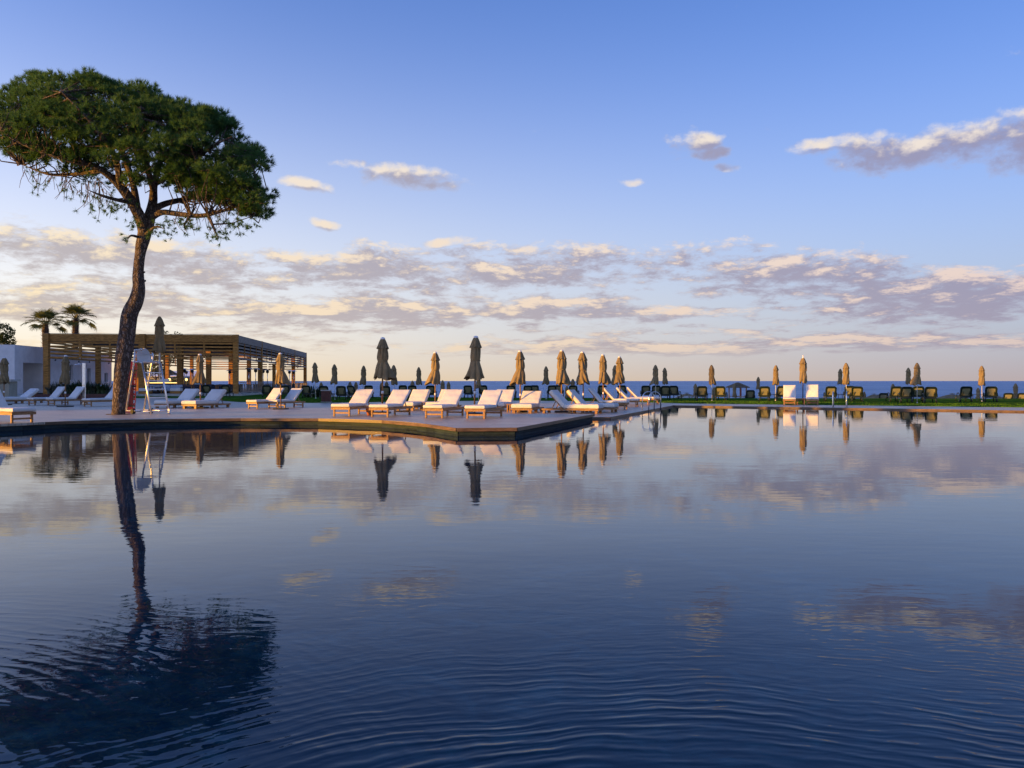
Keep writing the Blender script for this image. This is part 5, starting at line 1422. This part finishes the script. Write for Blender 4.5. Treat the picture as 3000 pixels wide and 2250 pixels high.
for x, y, d, s in clumps:
    c = np.array(rel(tw(x, y, d))); R0 = g.uniform(0.30, 0.58) * (0.75 + 0.25 * s)
    nt_ = int(g.integers(26, 40))
    u = g.normal(size=(nt_, 3)); u[:, 2] = np.abs(u[:, 2]) * 0.9 - 0.25; u /= np.linalg.norm(u, axis=1)[:, None]
    rr = R0 * g.uniform(0.35, 1.0, nt_)[:, None] ** 0.6
    tuft_p.append(c + u * rr * np.array([1.05, 1.05, 0.72])); dv = u + np.array([0, 0, 0.55]) + g.normal(0, 0.25, (nt_, 3)); tuft_d.append(dv / np.linalg.norm(dv, axis=1)[:, None]); tuft_l.append(g.uniform(0.13, 0.22, nt_))
    q = LP[np.argmin(((LP - c) ** 2).sum(1) + 4.0 * np.maximum(0, LP[:, 2] - c[2]))]
    if np.linalg.norm(q - c) < 2.6:
        mid = (q + c) / 2 + g.normal(0, 0.12, 3) + np.array([0, 0, -0.12]); tws.tube([tuple(q), tuple(mid), tuple(c)], [0.030, 0.020, 0.011], 5, False)
        for k in range(3): tws.tube([tuple(c), tuple(tuft_p[-1][k])], [0.010, 0.006], 4, False)
# bare hanging twigs below the crown
for k in range(150):
    x = g.uniform(60, 330) if k % 3 else g.uniform(500, 700)
    y = (500 + (x - 60) * 0.30 if x < 400 else 628) + g.uniform(-45, 12); d = g.uniform(-1.8, 0.8)
    a = np.array(rel(tw(x, y, d))); L = g.uniform(0.35, 0.85); dx = np.array([g.normal(0, 0.25), g.normal(0, 0.2), -0.75]); dx /= np.linalg.norm(dx)
    b = a + dx * L * 0.5 + g.normal(0, 0.05, 3); c = b + dx * L * 0.5 + np.array([g.normal(0, 0.10), 0, 0.12])
    tws.tube([tuple(a), tuple(b), tuple(c)], [0.011, 0.008, 0.005], 4, False)
    if g.random() < 0.55: tuft_p.append(c[None]); tuft_d.append((dx * 0.6 + np.array([0, 0, 0.2]))[None]); tuft_l.append(np.array([0.15]))
tws.build('twigs', M_BARK, pine)
for cx, cy, n_, sx, sy, dd in ((480, 668, 26, 26, 26, -0.6), (385, 655, 18, 26, 26, -0.4), (372, 700, 6, 12, 12, -0.6), (440, 690, 8, 14, 14, -0.5), (330, 610, 34, 55, 22, -0.8), (640, 690, 30, 45, 18, -1.5), (700, 660, 40, 55, 22, -1.4), (545, 660, 26, 40, 18, -1.2)):
    for k in range(n_):
        p = np.array(rel(tw(g.normal(cx, sx * 0.6), g.normal(cy, sy * 0.6), dd + g.normal(0, 0.3)))); dv = g.normal(size=3); dv[2] += 0.2
        tuft_p.append(p[None]); tuft_d.append((dv / np.linalg.norm(dv))[None]); tuft_l.append(np.array([0.16]))
def needles(P, Dn, Ln, per, width, spread, gen):
    n = len(P); P = np.repeat(P, per, 0); Dn = np.repeat(Dn, per, 0); L = np.repeat(Ln, per) * gen.uniform(0.75, 1.15, n * per)
    d = Dn + gen.normal(0, spread, P.shape); d /= np.linalg.norm(d, axis=1)[:, None]
    s = np.cross(d, gen.normal(size=P.shape)); s /= np.maximum(1e-6, np.linalg.norm(s, axis=1))[:, None]
    b = P - d * 0.02
    V = np.stack([b - s * width / 2, b + s * width / 2, P + d * L[:, None]], 1).reshape(-1, 3)
    return V, np.arange(len(V)).reshape(-1, 3)
V, Tn = needles(np.concatenate(tuft_p), np.concatenate(tuft_d), np.concatenate(tuft_l), 22, 0.016, 0.55, g)
cr = link('crown', fast_mesh('crown', V, Tn, M_NEEDLE), pine); cr['kind'] = 'stuff'
print('needles', len(Tn))
# cut-out ring in the deck round the trunk
MB().lathe([(0.34, -0.01), (0.34, 0.012), (0.38, 0.012), (0.38, -0.01)], 28).build('deck_collar', M_DARK, pine)

# ------------------------------------------------------------------ fan palms behind the pergola
M_PALM = leaf_mat('palm_leaf', (0.085, 0.115, 0.028), (0.15, 0.16, 0.040), (0.24, 0.21, 0.07), 1.0, 0.5)
M_PTRUNK = pm('palm_trunk', (0.085, 0.058, 0.045), 0.95, 0.4, 6.0, 0.03, 14.0)
M_PETI = pm('palm_petiole', (0.17, 0.17, 0.06), 0.6, 0.2, 4.0)
def frond_mesh(seed):
    r = random.Random(seed); m = MB(); nl = 24; PL_ = 0.0
    for k in range(nl):
        a = R(-112 + 224 * k / (nl - 1)); L = 1.15 * (1 - 0.25 * abs(a) / 2) * r.uniform(0.88, 1.08)
        dv = Vector((math.sin(a), math.cos(a), 0)); sd = Vector((dv.y, -dv.x, 0)); fold = 0.10 * math.cos(k * math.pi)
        droop = r.uniform(0.25, 0.60)
        ps = [dv * (L * t) + Vector((0, 0, -droop * L * max(0, t - 0.45) ** 2 * 1.6 + 0.10 * abs(math.sin(a)) * t)) for t in (0.02, 0.35, 0.65, 0.88, 1.0)]
        ws = [0.012, 0.048, 0.040, 0.016, 0.003]
        vs = [p + sd * (w * s) + Vector((0, 0, 0.012 * s)) for p, w in zip(ps, ws) for s in (-1, 1)]
        m.add(vs, [(2 * j, 2 * j + 1, 2 * j + 3, 2 * j + 2) for j in range(4)])
    return m.mesh('frond', M_PALM)
FR = [frond_mesh(s) for s in (1, 2, 3)]
peti = {}
def palm(px, Y, trunk_top, base_z, trunk_r, label, n_fr, seed, size):
    r = random.Random(seed); ztop = pz(trunk_top, Y)
    t = thing('fan_palm', label, 'palm', (wx(px, Y), Y, base_z), 0, 'fan palms behind the pergola')
    h = ztop - base_z
    prof = [(0.0, trunk_r * 1.1), (h * 0.4, trunk_r * 0.85), (h * 0.75, trunk_r * 0.9), (h - 0.6, trunk_r * 1.05), (h - 0.15, trunk_r * 0.75), (h + 0.2, trunk_r * 0.35)]
    m = MB().tube([(0.02 * math.sin(z), 0, z) for z, _ in prof], [q for _, q in prof], 14); m.build('trunk', M_PTRUNK, t, True)
    b = MB()
    z = max(0.5, h - 5.5)
    while z < h - 0.05:
        for k in range(9):
            a = r.uniform(0, 6.28); rr = trunk_r * (0.9 if z < h - 0.5 else 0.75); d = Vector((math.cos(a), math.sin(a), 0)); s_ = Vector((-d.y, d.x, 0))
            p = d * rr + Vector((0, 0, z + r.uniform(-.06, .06))); w = r.uniform(0.05, 0.09); L = r.uniform(0.16, 0.34)
            tip = p + d * L * 0.75 + Vector((0, 0, L * 0.7))
            b.add([p - s_ * w, p + s_ * w, tip + s_ * w * 0.25, tip - s_ * w * 0.25, p - Vector((0, 0, 0.12)) - d * 0.1], [(0, 1, 2, 3), (0, 4, 1)])
        z += 0.13
    b.build('leaf_bases', M_PTRUNK, t)
    for k in range(n_fr):
        a = k * 2.39996 + r.uniform(-.2, .2); f = (k + 0.5) / n_fr
        el = R(82 - 84 * f ** 1.1 + r.uniform(-8, 8)); L = size * (0.75 + 0.65 * f) * r.uniform(0.9, 1.1)
        d = Vector((math.cos(a) * math.cos(el), math.sin(a) * math.cos(el), math.sin(el)))
        p0 = Vector((d.x * 0.1, d.y * 0.1, h - 0.05)); p2 = p0 + d * L; p2.z -= 0.22 * L * (1 - math.sin(max(0, el)))
        mid = (p0 + p2) / 2 + Vector((0, 0, 0.10 * L))
        pt = MB().tube([p0, mid, p2], [0.035, 0.025, 0.016], 6, False).build('petiole', M_PETI, t)
        dd = (p2 - mid).normalized(); dd.z -= 0.25; dd.normalize()
        x = dd.cross(Vector((0, 0, 1))); x = x.normalized() if x.length > 1e-3 else Vector((1, 0, 0)); zz = x.cross(dd)
        M3 = Matrix((x, dd, zz)).transposed()
        sz = size * r.uniform(0.72, 0.95)
        fo = link('frond', FR[k % 3], t, p2, M3.to_euler(), (sz, sz, sz))
palm(133, 84, 950, 0.2, 0.33, 'left fan palm with a shaggy trunk behind the pergola corner', 25, 5, 1.12)
palm(221, 88, 934, 0.2, 0.33, 'right fan palm with sunlit fronds behind the pergola beam', 25, 8, 1.10)

# ------------------------------------------------------------------ broadleaf trees
M_LEAF = leaf_mat('broad_leaf', (0.028, 0.055, 0.013), (0.06, 0.085, 0.018), (0.10, 0.10, 0.03), 0.8, 0.3)
def leafy(X, Y, z, h, blobs, n, size, seed, label, name='leafy_tree', sparse=1.0):
    r = np.random.default_rng(seed); t = thing(name, label, 'tree', (X, Y, z))
    top = max(b[2] for b in blobs)
    MB().tube([(0, 0, 0), (0.1, 0, h * 0.35), (0, 0.1, h * 0.6)], [0.26, 0.2, 0.13], 10).build('trunk', M_BARK, t, True)
    lb_ = MB()
    P = []
    for bx, by, bz, br_ in blobs:
        lb_.tube([(0, 0.1, h * 0.5), (bx * 0.5, by * 0.5, (h * 0.5 + bz) / 2 - 0.2), (bx, by, bz)], [0.10, 0.06, 0.03], 6, False)
        k = int(n * br_ ** 2); u = r.normal(size=(k, 3)); u /= np.linalg.norm(u, axis=1)[:, None]
        P.append(np.array([bx, by, bz]) + u * br_ * r.uniform(0.45, 1.0, k)[:, None] ** 0.5 * np.array([1, 1, 0.85]))
    lb_.build('branches', M_BARK, t, True)
    P = np.concatenate(P); N = len(P)
    a = r.normal(size=(N, 3)); a /= np.linalg.norm(a, axis=1)[:, None]; b = np.cross(a, r.normal(size=(N, 3))); b /= np.linalg.norm(b, axis=1)[:, None]
    L = size * r.uniform(0.6, 1.2, N)[:, None]
    V = np.stack([P - a * L, P + b * L * 0.42, P + a * L, P - b * L * 0.42], 1).reshape(-1, 3)
    i = np.arange(N)[:, None] * 4; Tt = np.concatenate([i + [0, 1, 2], i + [0, 2, 3]])
    c = link('crown', fast_mesh('crown', V, Tt, M_LEAF), t); c['kind'] = 'stuff'
    return t
leafy(wx(-12, 92), 92, 0.2, 7.0, [(-1.5, 0, 7.6, 1.7), (0.6, 0.3, 7.2, 1.3), (1.1, -0.2, 5.9, 1.3), (1.3, 0, 4.9, 1.1), (-0.4, 0.5, 5.4, 1.7), (-2.0, 0.2, 5.6, 1.8), (-0.6, 0.2, 8.3, 0.8)], 420, 0.17, 41, 'dark leafy tree above the white building at the left picture edge')
leafy(wx(480, 126), 126, 0.0, 8.0, [(0.2, 0, 9.4, 0.55), (-0.4, 0.3, 9.8, 0.40), (1.9, 0.2, 9.3, 0.42), (2.7, 0, 9.0, 0.45), (1.2, 0, 8.8, 0.5), (0.3, 0, 7.6, 1.6), (-1.6, 0, 6.2, 1.8), (1.4, 0.4, 6.0, 1.8), (-2.6, 0, 4.6, 1.5), (-0.4, 0, 4.4, 1.6)], 150, 0.20, 42, 'leafy tree whose twig tips show over the pergola roof')
leafy(wx(455, 118), 118, 0.0, 3.6, [(0, 0, 3.4, 1.0), (0.8, 0.2, 2.9, 0.9), (-0.8, 0, 2.8, 0.9)], 200, 0.16, 43, 'small bushy tree seen between the ladder rungs')
leafy(wx(522, 112), 112, 0.0, 2.2, [(0, 0, 1.5, 0.9), (1.0, 0.2, 1.3, 0.8), (-1.0, 0, 1.2, 0.8)], 260, 0.15, 44, 'rounded green bush beyond the bar')
# slender trees and a hotel wing, added out of view to cast the evening shade
def added_cypress(X, Y, z0, z1, rad, seed, label):
    r = np.random.default_rng(seed); t = thing('added_cypress', label, 'tree', (X, Y, ZU), 0, 'slender trees added out of view to cast shade')
    MB().tube([(0, 0, 0), (0, 0, z1 * 0.8)], [0.11, 0.03], 9).build('trunk', M_BARK, t, True)
    N = 5200; f = r.random(N); zz = z0 + (z1 - z0) * f; q = rad * np.minimum(1, np.sin(np.clip(f * 1.08 + 0.06, 0, 1) * math.pi) ** 0.5) * r.random(N) ** 0.4; a = r.uniform(0, 6.28, N)
    P = np.c_[q * np.cos(a), q * np.sin(a), zz]
    d = r.normal(size=(N, 3)) * 0.5 + np.array([0, 0, 1.0]); d /= np.linalg.norm(d, axis=1)[:, None]; e = np.cross(d, r.normal(size=(N, 3))); e /= np.linalg.norm(e, axis=1)[:, None]
    V = np.stack([P - e * 0.05, P + e * 0.05, P + d * 0.22], 1).reshape(-1, 3)
    c = link('crown', fast_mesh('crown', V, np.arange(N * 3).reshape(-1, 3), M_LEAF), t); c['kind'] = 'stuff'
added_cypress(-22.0, 16.1, 3.0, 5.9, 0.52, 61, 'nearest slender tree added out of view to shade the tallest parasol')
added_cypress(-22.0, 18.5, 2.7, 5.5, 0.50, 62, 'middle slender tree added out of view to shade the big flaring parasol')
added_cypress(-22.0, 21.95, 2.2, 8.2, 0.46, 63, 'farthest slender tree added out of view to shade the pine trunk')
hw_ = thing('added_hotel_wing', 'five storey white hotel wing added out of view to cast shade', 'building', (-77.0, 8.8, 0.0), 0)  # unseen block, added to shade the pergola and the far lawn
MB().box((0, 26, 9.0), (14, 52, 18.0)).build('wall', M_WALL, hw_); MB().box((0, 26, 18.15), (14.6, 52.6, 0.3)).build('roof', M_STONE, hw_)
wpane = MB().box((0, 0, 0), (0.1, 2.0, 2.0)).mesh('window', M_GLASS); wsill = MB().box((0.1, 0, -1.1), (0.3, 2.3, 0.12)).mesh('sill', M_STONE)
for f in range(5):
    for k in range(10):
        w = link('window', wpane, hw_, (7.02, 3.5 + k * 5.0, 2.0 + f * 3.5)); link('sill', wsill, w)
